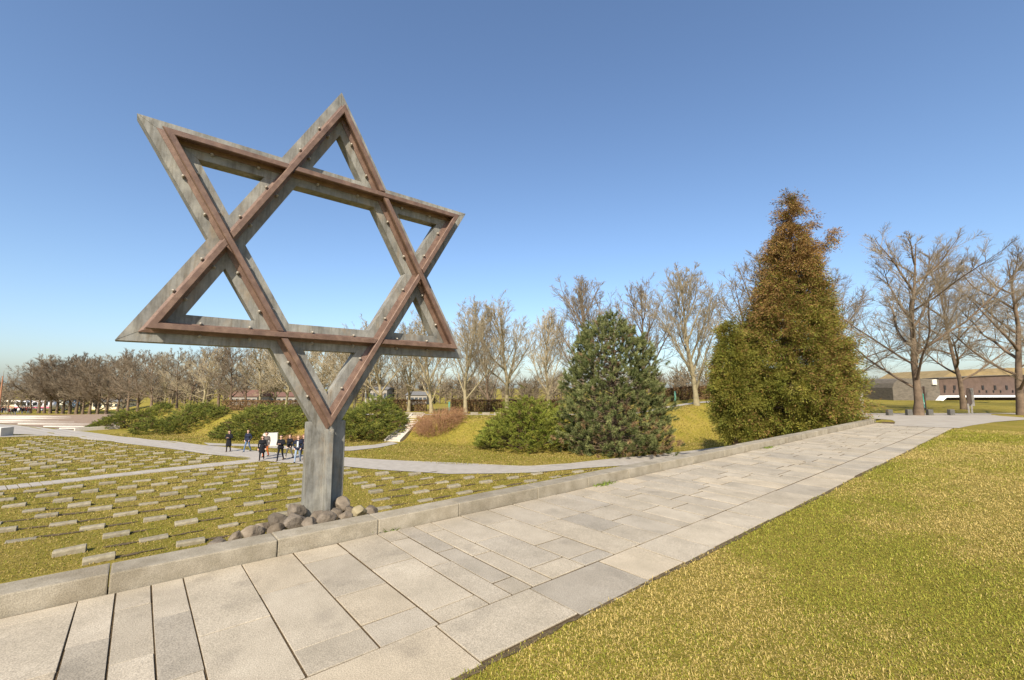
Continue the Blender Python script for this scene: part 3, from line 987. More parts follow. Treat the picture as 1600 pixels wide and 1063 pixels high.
G1 = 'leafless trees along the top of the bank'
TL = [
    ('fan2', 600, 62, 500, 1.05, MO, 'leafless tree behind the right arm of the post above the juniper'),
    ('fan0', 640, 66, 505, .9, MO, 'leafless pale tree above the stone steps'),
    ('fan1', 676, 60, 488, 1.0, MO, 'leafless pale tree just left of the star lower right tip'),
    ('fan0', 728, 56, 470, .92, MO, 'upright leafless tree seen just right of the star lower right tip'),
    ('fan1', 765, 72, 500, .9, MG, 'thin leafless tree between two fan-shaped trees behind the brown hedge'),
    ('fan2', 793, 57, 471, .95, MO, 'fan-shaped leafless tree, second right of the star, by the bank top'),
    ('fan1', 855, 60, 484, .95, MO, 'narrow leafless tree rising left of the round pine'),
    ('fan0', 926, 58, 431, .98, MG, 'tall leafless tree rising behind the round pine'),
    ('fan2', 1000, 64, 444, .85, MG, 'leafless tree rising right behind the round pine top'),
    ('fan1', 1086, 52, 411, 1.0, MO, 'tall twin-crowned leafless tree left of the brownish conifer'),
    ('fan0', 1188, 54, 386, 1.05, MG, 'tall leafless tree showing behind the left side of the brownish conifer'),
]
for kind, px, v, top, wide, ms, lab in TL:
    place_tree(kind, px, v, treeh(px, top, v), lab, wide, ms, G1)
G2 = 'leafless trees along the road on the right'
for kind, px, v, top, wide, ms, lab in [
    ('oak1', 1322, 40, 425, .9, MB, 'reddish leafless tree half hidden behind the brownish conifer right side'),
    ('oak0', 1426, 26.6, 364, 1.0, MG, 'broad leafless tree by the road behind the second bollard'),
    ('oak1', 1499, 34, 395, .8, MB, 'reddish leafless tree between the two broad trees by the road'),
    ('oak0', 1588, 26.6, 380, 1.0, MG, 'broad leafless tree by the road at the right edge'),
    ('oak1', 1680, 38, 390, 1.0, MG, 'leafless tree with branches reaching in from the right edge')]:
    t = place_tree(kind, px, v, treeh(px, top, v), lab, wide, ms, G2)
    if px == 1588: t.rotation_euler[2] = 2.6
    if px == 1426: t.rotation_euler[2] = .6
# the mixed trees between the far row and the steps
MID = [(222, 98, 560), (243, 88, 548), (262, 100, 552), (282, 84, 545), (300, 92, 540), (322, 78, 545), (345, 86, 535), (364, 76, 540), (388, 84, 545), (410, 72, 535), (432, 78, 530), (450, 66, 525), (474, 74, 535), (500, 70, 535), (530, 66, 528), (556, 72, 530), (578, 68, 520)]
KN = ['fan2', 'row0', 'fan0', 'row1']
for k, (px, v, top) in enumerate(MID):
    ms = MB if k in (1, 4, 7) else (MO if k > 8 or k in (2, 5) else MG)
    place_tree(KN[k % 4], px, v, treeh(px, top, v), 'leafless tree behind the junipers, %s from the far-left row towards the post' % ORD[k], 1.0, ms, 'leafless trees behind the junipers')
ROW = [57, 69.5, 78, 87, 97.5, 106, 117, 127, 137, 147.5, 160, 173, 190, 206]
TOPS = [572, 562, 558, 556, 560, 556, 557, 553, 558, 556, 560, 557, 552, 548]
for k, (px, top) in enumerate(zip(ROW, TOPS)):
    v = 118 - k * .8
    place_tree('row0' if k % 2 else 'row1', px, v, treeh(px, top, v), 'dark leafless tree in the far-left row, %s from the left' % ORD[k], 1.0 + .1 * random.random(), MB if k % 3 else MG, 'dark leafless trees in the far-left row')

# far wood: one mass of twigs along the horizon
Vs, Fs, off = [], [], 0
fw_rng = np.random.default_rng(5)
segs = []
for k in range(560):
    px = fw_rng.uniform(-150, 1750); v = 128 + 150 * fw_rng.random() ** 1.5
    if px > 1330: v = fw_rng.uniform(150, 260)
    x, y = pv(px, v); z = gz(x, y); h = fw_rng.uniform(6, 11) * (.7 if px > 1330 else 1)
    segs.append((np.array([[x, y, z - .5], [x + .2, y, z + h * .35], [x, y + .3, z + h * .9]]), np.array([.25, .2, .05]), 3))
    for m in range(27):
        a = fw_rng.uniform(0, 6.28); z0 = z + h * fw_rng.uniform(.0, .75); e = fw_rng.uniform(.2, 1.2); L = h * fw_rng.uniform(.2, .42)
        p0 = np.array([x, y, z0]); d = np.array([math.cos(a) * math.cos(e), math.sin(a) * math.cos(e), math.sin(e)])
        p1 = p0 + d * L
        segs.append((np.stack([p0, p0 + d * L * .5 + fw_rng.normal(0, .15, 3), p1]), np.array([.12, .09, .05]), 3))
        for w in range(2):
            q0 = p0 + d * L * fw_rng.uniform(.3, .95); q1 = q0 + (d + fw_rng.normal(0, .6, 3)) * L * .4
            segs.append((np.stack([q0, q1]), np.array([.075, .04]), 3))
V_, F_ = tube_arrays(segs, None)
tag(obj('far_wood', npmesh('far_wood', V_, F_), mat('far_twigs', [(.3, (.13, .098, .06)), (.7, (.21, .165, .105))], scale=.05, rough=1)), 'brown leafless wood along the horizon behind everything', 'wood', kind='stuff')

# ------------------------------------------------------------------ foliage masses


def leaves(C, D, L, Wd, col, up=None, seed=0, bend=.0):
    """diamond leaf quads at C along D (unit), length L, width Wd, random roll"""
    rr = np.random.default_rng(seed)
    n = len(C)
    rnd = rr.normal(size=(n, 3))
    a = np.cross(D, rnd); a /= np.linalg.norm(a, axis=1)[:, None] + 1e-9
    L = np.broadcast_to(L, (n,))[:, None]; Wd = np.broadcast_to(Wd, (n,))[:, None]
    V = np.stack([C - a * Wd, C + a * Wd, C + D * L], 1).reshape(-1, 3)
    Fq = np.arange(n * 3).reshape(-1, 3)
    return V, Fq, np.repeat(col, 3, axis=0)


def unit(a): return a / (np.linalg.norm(a, axis=-1, keepdims=True) + 1e-9)


M_FOL = leafmat('foliage', .65, .2, .12)
M_WOOD = mat('conifer_wood', [(.3, (.06, .04, .025)), (.7, (.14, .095, .06))], scale=5, rough=.9)


def juniper(px0, px1, vc, vd, top, label, seed, n=1100, green=(.06, .085, .015)):
    """spreading juniper whose plumes fan up and out from a footprint on the slope"""
    rr = np.random.default_rng(seed)
    u0, u1 = (px0 - CX) / F * vc, (px1 - CX) / F * vc
    cu, hu = (u0 + u1) / 2, (u1 - u0) / 2
    ztop = CAMH + (vc + vd * .3) * (HZ - top) / F
    xc, yc = uv2xy(cu, vc); z0 = gz(xc, yc)
    xt, yt = uv2xy(cu, vc + vd * .3); hmax = max(ztop - gz(xt, yt), .9)
    C, D, L, K = [], [], [], []
    k = 0
    while k < n:
        a, b = rr.uniform(-1, 1, 2)
        r2 = a * a + b * b
        if r2 > 1: continue
        lobes = .72 + .28 * math.sin(a * 4.2 + seed) * math.cos(b * 3.7 + seed * 2) + .10 * rr.normal()
        hh = hmax * math.sqrt(max(0, 1 - r2)) * lobes
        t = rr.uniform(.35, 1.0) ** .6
        x, y = uv2xy(cu + a * hu, vc + b * vd)
        z = gz(x, y) + max(.06, hh * t)
        out = np.array([a * rt[0] + b * fh[0], a * rt[1] + b * fh[1], 0]); out /= np.linalg.norm(out) + .05
        az = rr.uniform(0, 6.28); rv = np.array([math.cos(az), math.sin(az), 0])
        d = out * .75 + rv * .55 + np.array([0, 0, .32 + .25 * rr.random()])
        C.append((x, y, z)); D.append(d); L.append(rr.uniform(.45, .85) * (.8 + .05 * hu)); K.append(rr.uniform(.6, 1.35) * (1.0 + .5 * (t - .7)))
        k += 1
    C = np.array(C); D = unit(np.array(D)); L = np.array(L); K = np.array(K)
    per = 66
    N = len(C)
    s = rr.uniform(0, 1, (N, per))
    base = C[:, None, :] + D[:, None, :] * (s * L[:, None])[..., None] - np.array([0, 0, 1.]) * ((s ** 2) * .10)[..., None]
    side = rr.normal(size=(N, per, 3)) * np.array([1, 1, .45])
    dirs = unit(D[:, None, :] * .8 + side * .55)
    base = base + side * (.085 * (1.1 - s))[..., None]
    cg = np.array(green); cy = np.array((.22, .21, .035)); cb = np.array((.12, .08, .032))
    mixv = np.clip(rr.normal(.42, .22, (N, 1)) + rr.normal(0, .12, (N, per)) + .12 * s, 0, 1)
    col = cg * (1 - mixv[..., None]) + cy * mixv[..., None]
    br = (rr.random((N, 1)) < .06)
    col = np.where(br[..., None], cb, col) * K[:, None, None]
    V, Fq, cc = leaves(base.reshape(-1, 3), dirs.reshape(-1, 3), rr.uniform(.08, .17, N * per), rr.uniform(.016, .028, N * per), col.reshape(-1, 3), seed=seed)
    o = empty('juniper', (xc, yc, z0)); tag(o, label, 'juniper', 'spreading junipers on the bank')
    V = V - np.array([xc, yc, z0])
    obj('foliage', npmesh('foliage', V, Fq, cc), M_FOL, o)
    # stems
    segs = []
    for q in range(26):
        e = C[rr.integers(N)] - np.array([xc, yc, z0]); b0 = e * np.array([.25, .25, 0]); b0[2] = gz(b0[0] + xc, b0[1] + yc) - z0
        m_ = (b0 + e) / 2 + np.array([0, 0, .15])
        segs.append((np.stack([b0, m_, e]), np.array([.05, .035, .012]), 5))
    V, Fq = tube_arrays(segs, None)
    tag(obj('stems', npmesh('stems', V, Fq), M_WOOD, o), kind='stuff')


juniper(168, 262, 63.5, 4.2, 634, 'dark juniper furthest left on the end of the bank', 1, 900)
juniper(230, 350, 55.0, 4.2, 631, 'broad juniper on the bank left of the walking group', 2, 1150)
juniper(352, 490, 49.6, 4.6, 632, 'broad juniper behind the walking group left of the post', 3, 1400)
juniper(520, 634, 47.2, 4.6, 619, 'tall juniper between the post and the stone steps', 4, 1400)
juniper(749, 900, 39.0, 4.2, 616, 'bright green juniper mound touching the left side of the round pine', 5, 1700, (.12, .155, .02))


def bare_bush(px, v, w, h, label, seed, n=420):
    rr = np.random.default_rng(seed)
    x0, y0 = pv(px, v); z0 = gz(x0, y0)
    segs = []
    for k in range(n):
        a = rr.uniform(0, 6.28); r0 = math.sqrt(rr.random()) * w * .75
        bx_, by_ = r0 * math.cos(a), r0 * math.sin(a)
        b0 = np.array([bx_, by_, gz(bx_ + x0, by_ + y0) - z0])
        d = unit(np.array([math.cos(a) * .5, math.sin(a) * .5, 1.0]) + rr.normal(0, .35, 3))
        L = h * rr.uniform(.6, 1.1) * (1.1 - .5 * r0 / w)
        m_ = b0 + d * L * .55; d2 = unit(d + np.array([math.cos(a), math.sin(a), -.7]) * .7)
        e = m_ + d2 * L * .5
        segs.append((np.stack([b0, m_, e]), np.array([.014, .011, .006]), 3))
        for w_ in range(4):
            q0 = m_ + (e - m_) * rr.random(); segs.append((np.stack([q0, q0 + unit(rr.normal(size=3) + np.array([0, 0, .1])) * L * .28]), np.array([.008, .004]), 3))
    V, Fq = tube_arrays(segs, None)
    o = obj('bare_bush', npmesh('bare_bush', V, Fq), mat('red_stems', [(.3, (.24, .12, .055)), (.7, (.36, .20, .10))], scale=2, rough=.9), None, (x0, y0, z0))
    return tag(o, label, 'bush')


bare_bush(688, 46.5, 2.9, 2.0, 'leafless russet bush on the bank right of the stone steps', 7, 700)
bare_bush(476, 43.6, 1.5, 1.1, 'low leafless russet bush just left of the post behind the group', 8, 300)


def tiered_clumps(seed, prof, zlo, zhi, n, jitter=.08):
    """points on and inside a body of revolution with profile r(z)"""
    rr = np.random.default_rng(seed)
    z = rr.uniform(zlo, zhi, n * 4)
    r = np.interp(z, prof[:, 0], prof[:, 1])
    keep = rr.random(len(z)) < (r / prof[:, 1].max()) * .9 + .04
    z, r = z[keep][:n], r[keep][:n]
    a = rr.uniform(0, 6.28, len(z))
    lob = .97 + .10 * np.sin(a * 3 + z * 1.7) + .10 * np.sin(a * 5 - z * 2.3 + 1) + .10 * np.sin(a * 8 + z * 4.1) + .07 * np.sin(a * 13 - z * 7) + rr.normal(0, jitter, len(z))
    t = 1 - np.abs(rr.normal(0, .16, len(z)))
    rad = r * lob * t
    return np.stack([rad * np.cos(a), rad * np.sin(a), z], 1), a, t


def pxprof(rows, v, z0):
    """[(photo y, half width px)] -> [(z above base, radius m)]"""
    return np.array(sorted([(CAMH + v * (HZ - y) / F - z0, hw * v / F) for y, hw in rows]))


def thuja(px, v, rows, label, seed, n, leanpx=0, brown=.5, per=150, Ls=(.06, .14), spk=1.0, extra=()):
    rr = np.random.default_rng(seed)
    x0, y0 = pv(px, v); z0 = gz(x0, y0)
    prof = pxprof(rows, v, z0)
    prof[:, 1] = np.maximum(prof[:, 1] - .78 * spk, prof[:, 1] * .32)
    zlo, zhi = prof[0, 0], prof[-1, 0]
    C, a, t = tiered_clumps(seed, prof, zlo, zhi, n)
    if len(extra):
        ex = []
        for ex_px, ex_py in extra:
            for _ in range(3):
                ex.append(((ex_px - px) / F * v * rt[0] + rr.normal(0, .1), (ex_px - px) / F * v * rt[1] + rr.normal(0, .1), CAMH + v * (HZ - ex_py) / F - z0 + rr.normal(0, .08)))
        ex = np.array(ex)
        hx = (ex[:, 2] - zlo) / (zhi - zlo)
        ex[:, 0] -= leanpx * v / F * hx * rt[0]; ex[:, 1] -= leanpx * v / F * hx * rt[1]
        C = np.concatenate([C, ex]); a = np.concatenate([a, np.full(len(ex), math.atan2(rt[1], rt[0]))])
    N = len(C)
    hfrac = (C[:, 2] - zlo) / (zhi - zlo)
    C[:, 0] += leanpx * v / F * hfrac * rt[0]; C[:, 1] += leanpx * v / F * hfrac * rt[1]
    out = np.stack([np.cos(a), np.sin(a), np.full(N, .35)], 1) + rr.normal(0, .35, (N, 3))
    out = unit(out)
    spl = rr.uniform(.5, 1.15, N) * spk
    s = rr.uniform(0, 1, (N, per))
    fan = rr.normal(size=(N, per, 3))
    base = C[:, None, :] + out[:, None, :] * (s * spl[:, None])[..., None] + fan * np.array([1, 1, 1.15]) * (.055 + .045 * s)[..., None] - np.array([0, 0, 1.]) * (.30 * s ** 2)[..., None]
    dirs = unit(out[:, None, :] * .7 + fan * .45 + np.array([0, 0, -.25]))
    cg = np.array((.115, .13, .018)); cy = np.array((.24, .205, .035)); cb = np.array((.235, .135, .045)); cdk = np.array((.045, .05, .01))
    w = np.clip(rr.normal(.5, .25, (N, 1)) + rr.normal(0, .14, (N, per)), 0, 1)[..., None]
    col = cg * (1 - w) + cy * w
    nzv = np.sin(C[:, 0] * 1.3 + C[:, 2] * .9 + seed) * .5 + np.sin(C[:, 1] * 1.7 - C[:, 2] * 1.1) * .5
    pb = np.clip(brown * (.12 + .85 * sst(hfrac, .15, .75)) + .28 * nzv * brown + rr.normal(0, .12, N), 0, 1)
    isb = (rr.random((N, per)) < pb[:, None])[..., None]
    col = np.where(isb, cb * rr.uniform(.7, 1.25, (N, per, 1)), col)
    col = col * rr.uniform(.75, 1.2, (N, 1, 1))
    L = rr.uniform(*Ls, N * per); Wd = L * rr.uniform(.14, .22, N * per)
    V, Fq, cc = leaves(base.reshape(-1, 3), dirs.reshape(-1, 3), L, Wd, col.reshape(-1, 3), seed=seed)
    o = empty('conifer', (x0, y0, z0)); tag(o, label, 'conifer')
    obj('crown', npmesh('crown', V, Fq, cc), M_FOL, o)
    lt = np.array([rt[0], rt[1], 0]) * leanpx * v / F
    segs = [(np.stack([np.array([0, 0, -.3]), lt * .4 + np.array([0, 0, zhi * .45]), lt * .98 + np.array([0, 0, zhi * .96])]), np.array([.32, .2, .02]) * zhi / 13, 8)]
    V, Fq = tube_arrays(segs, None)
    to = obj('trunk', npmesh('trunk', V, Fq, smooth=True), M_WOOD, o)
    segs = []
    for q in range(240):
        e = C[rr.integers(N)] + rr.normal(0, .1, 3); f = max(.03, (e[2] - .6) / zhi); b0 = lt * f + np.array([0, 0, max(.2, e[2] - .5)])
        segs.append((np.stack([b0, (b0 + e) / 2 + np.array([0, 0, -.08]), e]), np.array([.035, .022, .008]), 4))
    V, Fq = tube_arrays(segs, None)
    tag(obj('branches', npmesh('branches', V, Fq), M_WOOD, o), kind='stuff')
    return o


THV = 24.5
thuja(1224, THV, [(296, 1), (318, 7), (340, 14), (352, 25), (375, 36), (410, 44), (446, 52), (495, 68), (549, 82), (590, 93), (625, 98), (650, 93), (672, 78), (690, 55)], 'tall brownish green cone-shaped conifer behind the kerb', 21, 3100, leanpx=30, brown=.85, extra=[(1284, 388), (1292, 384), (1299, 377), (1304, 368), (1308, 358), (1262, 318), (1240, 330), (1251, 303), (1228, 352), (1275, 345)])
thuja(1143, 24.0, [(499, 3), (515, 12), (540, 22), (575, 33), (610, 36), (640, 32), (665, 26), (690, 18)], 'small yellowish green conifer at the left side of the tall one', 22, 620, brown=.10, spk=.62)
# a dry side branch sticking out near the top of the tall conifer
# ------------------------------------------------------------------ pine


def pine(px, v, rows, label, seed, n):
    rr = np.random.default_rng(seed)
    x0, y0 = pv(px, v); z0 = gz(x0, y0)
    prof = pxprof(rows, v, z0)
    zlo, zhi = prof[0, 0], prof[-1, 0]
    C, a, t = tiered_clumps(seed, prof, zlo, zhi, n, .07)
    N = len(C); hf = (C[:, 2] - zlo) / (zhi - zlo)
    # second leader
    sh = (hf > .82) & (np.cos(a - 2.2) > 0)
    C[sh, :2] += np.array([-rt[0], -rt[1]]) * .5
    shoot = unit(np.stack([np.cos(a) * (1 - .5 * hf), np.sin(a) * (1 - .5 * hf), np.full(N, .75)], 1) + rr.normal(0, .3, (N, 3)))
    per = 92
    s = rr.uniform(-.1, 1, (N, per)); sl_ = rr.uniform(.22, .45, N)
    base = C[:, None, :] + shoot[:, None, :] * (s * sl_[:, None])[..., None]
    rad = rr.normal(size=(N, per, 3))
    dirs = unit(shoot[:, None, :] * .75 + rad * .75)
    cg = np.array((.07, .09, .024)); cl = np.array((.26, .265, .10)); cb = np.array((.28, .185, .09))
    w = np.clip(rr.normal(.4, .25, (N, 1)) + rr.normal(0, .15, (N, per)) + .25 * (s - .4), 0, 1)[..., None]
    col = cg * (1 - w) + cl * w
    low = np.clip(.05 + .5 * sst(1 - hf, .55, 1.0), 0, 1) * (.4 + .6 * (np.sin(a * 2 + 1) > .2))
    isb = (rr.random(N) < low * .75)[:, None, None]
    col = np.where(isb, cb * rr.uniform(.7, 1.2, (N, per, 1)), col) * rr.uniform(.75, 1.2, (N, 1, 1))
    V, Fq, cc = leaves(base.reshape(-1, 3), dirs.reshape(-1, 3), rr.uniform(.16, .28, N * per), rr.uniform(.012, .02, N * per), col.reshape(-1, 3), seed=seed)
    o = empty('pine_tree', (x0, y0, z0)); tag(o, label, 'pine')
    obj('crown', npmesh('crown', V, Fq, cc), M_FOL, o)
    segs = [(np.array([[0, 0, -.3], [.1, 0, zhi * .5], [.15, .1, zhi * .93]]), np.array([.26, .17, .03]), 8)]
    V, Fq = tube_arrays(segs, None); obj('trunk', npmesh('trunk', V, Fq, smooth=True), M_WOOD, o)
    segs = []
    for q in range(330):
        e = C[rr.integers(N)]; b0 = np.array([.05, 0, max(.3, e[2] - .9)])
        segs.append((np.stack([b0, (b0 + e) / 2 + np.array([0, 0, -.15]), e]), np.array([.05, .03, .012]), 4))
    V, Fq = tube_arrays(segs, None); tag(obj('branches', npmesh('branches', V, Fq), mat('pine_branch', [(.3, (.10, .07, .045)), (.7, (.19, .135, .085))], scale=4, rough=.9), o), kind='stuff')


pine(957, 35.6, [(492, 5), (502, 20), (515, 33), (535, 49), (556, 60), (590, 67), (630, 74), (660, 82), (690, 82), (704, 70)], 'round dark green pine with tufted branches standing before the bank', 31, 2500)

# ------------------------------------------------------------------ hedges


def hedge(px0, px1, v, h, d, label, seed, n=5200, ztop=None):
    rr = np.random.default_rng(seed)
    xa, ya = pv(px0, v); xb, yb = pv(px1, v)
    N = n
    t = rr.random(N); face = rr.random(N)
    off = np.where(face < .6, -d / 2 + rr.normal(0, .05, N), rr.uniform(-d / 2, d / 2, N))
    zz = np.where(face < .6, rr.uniform(0, h, N), h + rr.normal(0, .06, N))
    X = xa + (xb - xa) * t + fh[0] * off; Y = ya + (yb - ya) * t + fh[1] * off
    Z = ground(X, Y) + zz
    o = empty('hedge', ((xa + xb) / 2, (ya + yb) / 2, gz((xa + xb) / 2, (ya + yb) / 2)))
    P0 = np.array(o.location)
    D = unit(rr.normal(size=(N, 3)) + np.array([0, 0, .4]))
    col = np.array((.20, .12, .055)) * rr.uniform(.55, 1.4, (N, 1))
    V, Fq, cc = leaves(np.stack([X, Y, Z], 1) - P0, D, rr.uniform(.12, .3, N), rr.uniform(.04, .08, N), col, seed=seed)
    obj('leaf_mass', npmesh('leaf_mass', V, Fq, cc), M_FOL, o)
    segs = []
    for k in range(int(n / 12)):
        tt = rr.random(); of = rr.uniform(-d / 2, d / 2)
        x = xa + (xb - xa) * tt + fh[0] * of; y = ya + (yb - ya) * tt + fh[1] * of; z = gz(x, y)
        b0 = np.array([x, y, z]) - P0
        segs.append((np.stack([b0, b0 + np.array([rr.normal(0, .1), rr.normal(0, .1), h * rr.uniform(.8, 1.05)])]), np.array([.03, .012]), 3))
    V, Fq = tube_arrays(segs, None)
    tag(obj('stems', npmesh('stems', V, Fq), M_WOOD, o), kind='stuff')
    tag(o, label, 'hedge')


hedge(1022, 1120, 63, 1.7, 1.2, 'clipped brown beech hedge between the pine and the tall conifer', 41, 5200)
hedge(706, 880, 66, 1.6, 1.2, 'long clipped brown beech hedge right of the russet bush', 42, 8000)
hedge(596, 668, 68, 1.6, 1.2, 'clipped brown hedge behind the top of the stone steps', 43, 3200)
hedge(355, 520, 70, 1.5, 1.2, 'dark clipped hedge behind the junipers left of the post', 44, 6000)

# path and low stones along the bank top
pts = []
for px in range(560, 1130, 10):
    pts.append(px)
Vv = []
for px in pts:
    for v in (53.2, 55.6):
        x, y = pv(px, v); Vv.append((x, y, gz(x, y) + .05))
n_ = len(pts); Fq = [(2 * k, 2 * k + 2, 2 * k + 3, 2 * k + 1) for k in range(n_ - 1)]
me = npmesh('bank_path', Vv, Fq)
if me.polygons[0].normal.z < 0: me.flip_normals()
tag(obj('bank_path', me, M_LPATH), kind='structure')
bl = box('bench_block', -.45, .45, -.2, .2, -.1, .36, .02)
for k, px in enumerate((742, 760, 778, 634, 646, 658)):
    x, y = pv(px, 52.4)
    o = obj('stone_block', bl, MATS['kerb_granite'], None, (x, y, gz(x, y)), YAW)
    tag(o, 'low stone block at the bank top, %s %s' % (ORD[k % 3], 'right of the russet bush' if k < 3 else 'above the steps from the left'), 'stone block', 'low stone blocks along the bank top')
gpost = box('tree_guard', -.09, .09, -.09, .09, -.1, 1.5, .02)
for px, v, lab in ((703, 60, 'pale green tube guard left of the upright tree right of the star'), (1053, 60, 'pale green tube guard before the brown hedge by the tall conifer')):
    x, y = pv(px, v)
    tag(obj('tree_guard', gpost, plain('guard_green', (.12, .30, .22)), None, (x, y, gz(x, y))), lab, 'tree guard')

# ------------------------------------------------------------------ fortress on the right
FV = 60.
fort = empty('fortress', (*pv(1500, FV), -.1)); tag(fort, 'long low brick fortress with grassy rampart behind the right-hand trees', 'fortress')


def camframe(name, pts, v0, v1, m, parent, zref=None):
    """polygon of photo points on the vertical sheet v0, extruded to v1"""
    bm = bmesh.new()
    def P(px, py, v, sc):
        u = (px - CX) / F * sc; x, y = uv2xy(u, v); return (x, y, CAMH + (HZ - py) / F * sc)
    a = [bm.verts.new(P(x, y, v0, v0)) for x, y in pts]; b = [bm.verts.new(P(x, y, v1, v0)) for x, y in pts]
    bm.faces.new(a); bm.faces.new(b[::-1])
    n = len(pts)
    for k in range(n): bm.faces.new((a[k], b[k], b[(k + 1) % n], a[(k + 1) % n]))
    return child(name, bmesh_to(name, bm), m, parent)


camframe('bastion', [(1391, 630), (1391, 606), (1394, 599), (1400, 594), (1408, 591.5), (1440, 592), (1464, 593), (1464, 630)], 58, 66, M_BAST, fort)
camframe('chimney', [(1454, 601.5), (1454, 593.5), (1461, 593), (1461, 601.5)], 57.8, 59, M_PALE, fort)
wl = camframe('brick_wall', [(1464.2, 630), (1464.2, 592), (1530, 588.5), (1570, 587), (1700, 586), (1900, 585), (1900, 630)], 59, 61, M_BRICK, fort)
camframe('coping', [(1464.2, 591.8), (1464.2, 591), (1530, 587.4), (1570, 585.9), (1900, 584), (1900, 584.8), (1570, 586.8), (1530, 588.3)], 58.8, 61.2, M_BAST, fort)
camframe('rampart', [(1466, 592), (1478, 586), (1490, 579.5), (1520, 577.5), (1580, 575), (1700, 574), (1900, 575), (1900, 592)], 61.3, 72, M_DRY, fort)
camframe('white_band', [(1464.5, 626), (1472, 618.3), (1900, 616.8), (1900, 619.6), (1474, 621), (1468, 626)], 57.2, 58.9, M_WHITE, fort)
dk = plain('slit_dark', (.02, .018, .016), .9)
for px in (1473, 1488, 1532, 1551, 1569, 1584):
    camframe('window', [(px - 1.4, 609), (px - 1.4, 602.5), (px + 1.4, 602.5), (px + 1.4, 609)], 58.9, 59.1, dk, fort)
for px in (1472, 1486, 1526, 1537, 1548, 1559, 1578):
    camframe('loophole', [(px - .7, 613.5), (px - .7, 610), (px + .7, 610), (px + .7, 613.5)], 58.9, 59.1, dk, fort)
ow = empty('outwork', (*pv(1370, 75), 0)); tag(ow, 'pale low outwork wall with a capped pillar left of the bastion', 'wall')
camframe('wall_block', [(1367, 629), (1367, 618), (1372, 613.5), (1386, 613), (1391, 619), (1391, 629)], 74, 80, mat('sandstone', [(.3, (.34, .27, .17)), (.7, (.48, .39, .26))], scale=1, rough=.9), ow)
camframe('pillar', [(1360.5, 629), (1360.5, 611), (1366.5, 611), (1366.5, 629)], 73, 74.5, MATS['sandstone'], ow)
camframe('pillar_cap', [(1359.5, 611), (1363.5, 605.5), (1367.5, 611)], 72.8, 74.7, MATS['sandstone'], ow)
rb_ = np.random.default_rng(77)
bpos = pv(1358, 68)
n = 2600
aa = unit(rb_.normal(size=(n, 3))); aa[:, 2] = np.abs(aa[:, 2]); Pc = aa * np.array([1.25, 1.25, 1.45]) * (1 - np.abs(rb_.normal(0, .07, (n, 1))))
V, Fq, cc = leaves(Pc, unit(aa + rb_.normal(0, .5, (n, 3))), rb_.uniform(.15, .3, n), rb_.uniform(.03, .06, n), np.array((.19, .13, .06)) * rb_.uniform(.6, 1.3, (n, 1)), seed=3)
tag(obj('clipped_bush', npmesh('clipped_bush', V, Fq, cc), M_FOL, None, (bpos[0], bpos[1], -.1)), 'rounded clipped brown bush beside the outwork pillar', 'bush')

# bollards, boards, sign posts along the verge
bm = bmesh.new(); vs = add_box(bm, -.15, .15, -.12, .12, -.1, .36)
for v in vs[4:]: v.co.x *= .9; v.co.y *= .9
bmesh.ops.bevel(bm, geom=list(bm.edges), offset=.015, segments=1, affect='EDGES')
bol = bmesh_to('bollard', bm)
for k, px in enumerate((1390, 1420.5, 1453, 1486.5)):
    q = onz(px, 649.6 - .1 * k)
    tag(obj('bollard', bol, mat('dark_stone', [(.3, (.07, .065, .056)), (.7, (.13, .12, .10))], scale=6, rough=.85), None, (q[0], q[1], 0), YAW + random.uniform(-.1, .1)), 'low dark stone bollard beside the road, %s of four from the left' % ORD[k], 'bollard', 'stone bollards beside the road')
M_DK = mat('dark_board', [(.3, (.045, .03, .022)), (.7, (.10, .07, .05))], scale=5, rough=.7)
M_GY = mat('grey_board', [(.3, (.22, .20, .17)), (.7, (.33, .30, .26))], scale=5, rough=.7)
q = onz(1517, 647.5)
ib = empty('notice_board', (q[0], q[1], 0), YAW + .5); tag(ib, 'dark round-topped notice board on two legs beside the road', 'notice board')
bw = [(-.28, .62), (.28, .62), (.28, 1.35)] + [(.28 * math.cos(a), 1.35 + .28 * math.sin(a)) for a in np.linspace(.3, math.pi - .3, 7)] + [(-.28, 1.35)]
me = prism('board', bw, -.04, .04); me.transform(Matrix.Rotation(-math.pi / 2, 4, 'Z')); obj('board', me, M_DK, ib)
for sx in (-.26, .26): obj('leg', box('leg', -.035, .035, -.035, .035, -.1, .66, .005), M_GY, ib, (sx, 0, 0))
obj('side_board', box('side_board', .30, .42, -.12, .12, .5, 1.62, .02), M_GY, ib)
q = onz(1347, 648)
sp = empty('sign_post', (q[0], q[1], 0), YAW); tag(sp, 'grey post with a dark box beside the tall conifer', 'post')
obj('pole', box('pole', -.05, .05, -.05, .05, -.1, 1.2, .01), M_GY, sp); obj('panel', box('panel', -.14, .14, -.07, .07, .45, 1.35, .02), M_GY, sp); obj('box', box('box', -.2, .02, -.1, .1, 1.32, 1.56, .03), M_DK, sp)
q = onz(1442, 641)
gs = empty('green_sign', (q[0], q[1], 0), YAW + .35); tag(gs, 'tall green and white poster between two dark posts behind the broad tree', 'sign')
for sx in (-.34, .34): obj('post', box('post', -.05, .05, -.05, .05, -.1, 1.75, .01), M_DK, gs, (sx, 0, 0))
o = obj('poster', box('poster', -.16, .16, -.02, .02, .15, 1.2, .005), mat('green_poster', [(.42, (.02, .30, .20)), (.52, (.03, .38, .27)), (.6, (.55, .72, .65))], scale=5, rough=.5), gs, (.02, -.05, .0)); o.rotation_euler = (0, -.06, 0)
obj('crossbar', box('crossbar', -.3, .3, -.03, .03, 1.6, 1.7, .01), M_DK, gs)

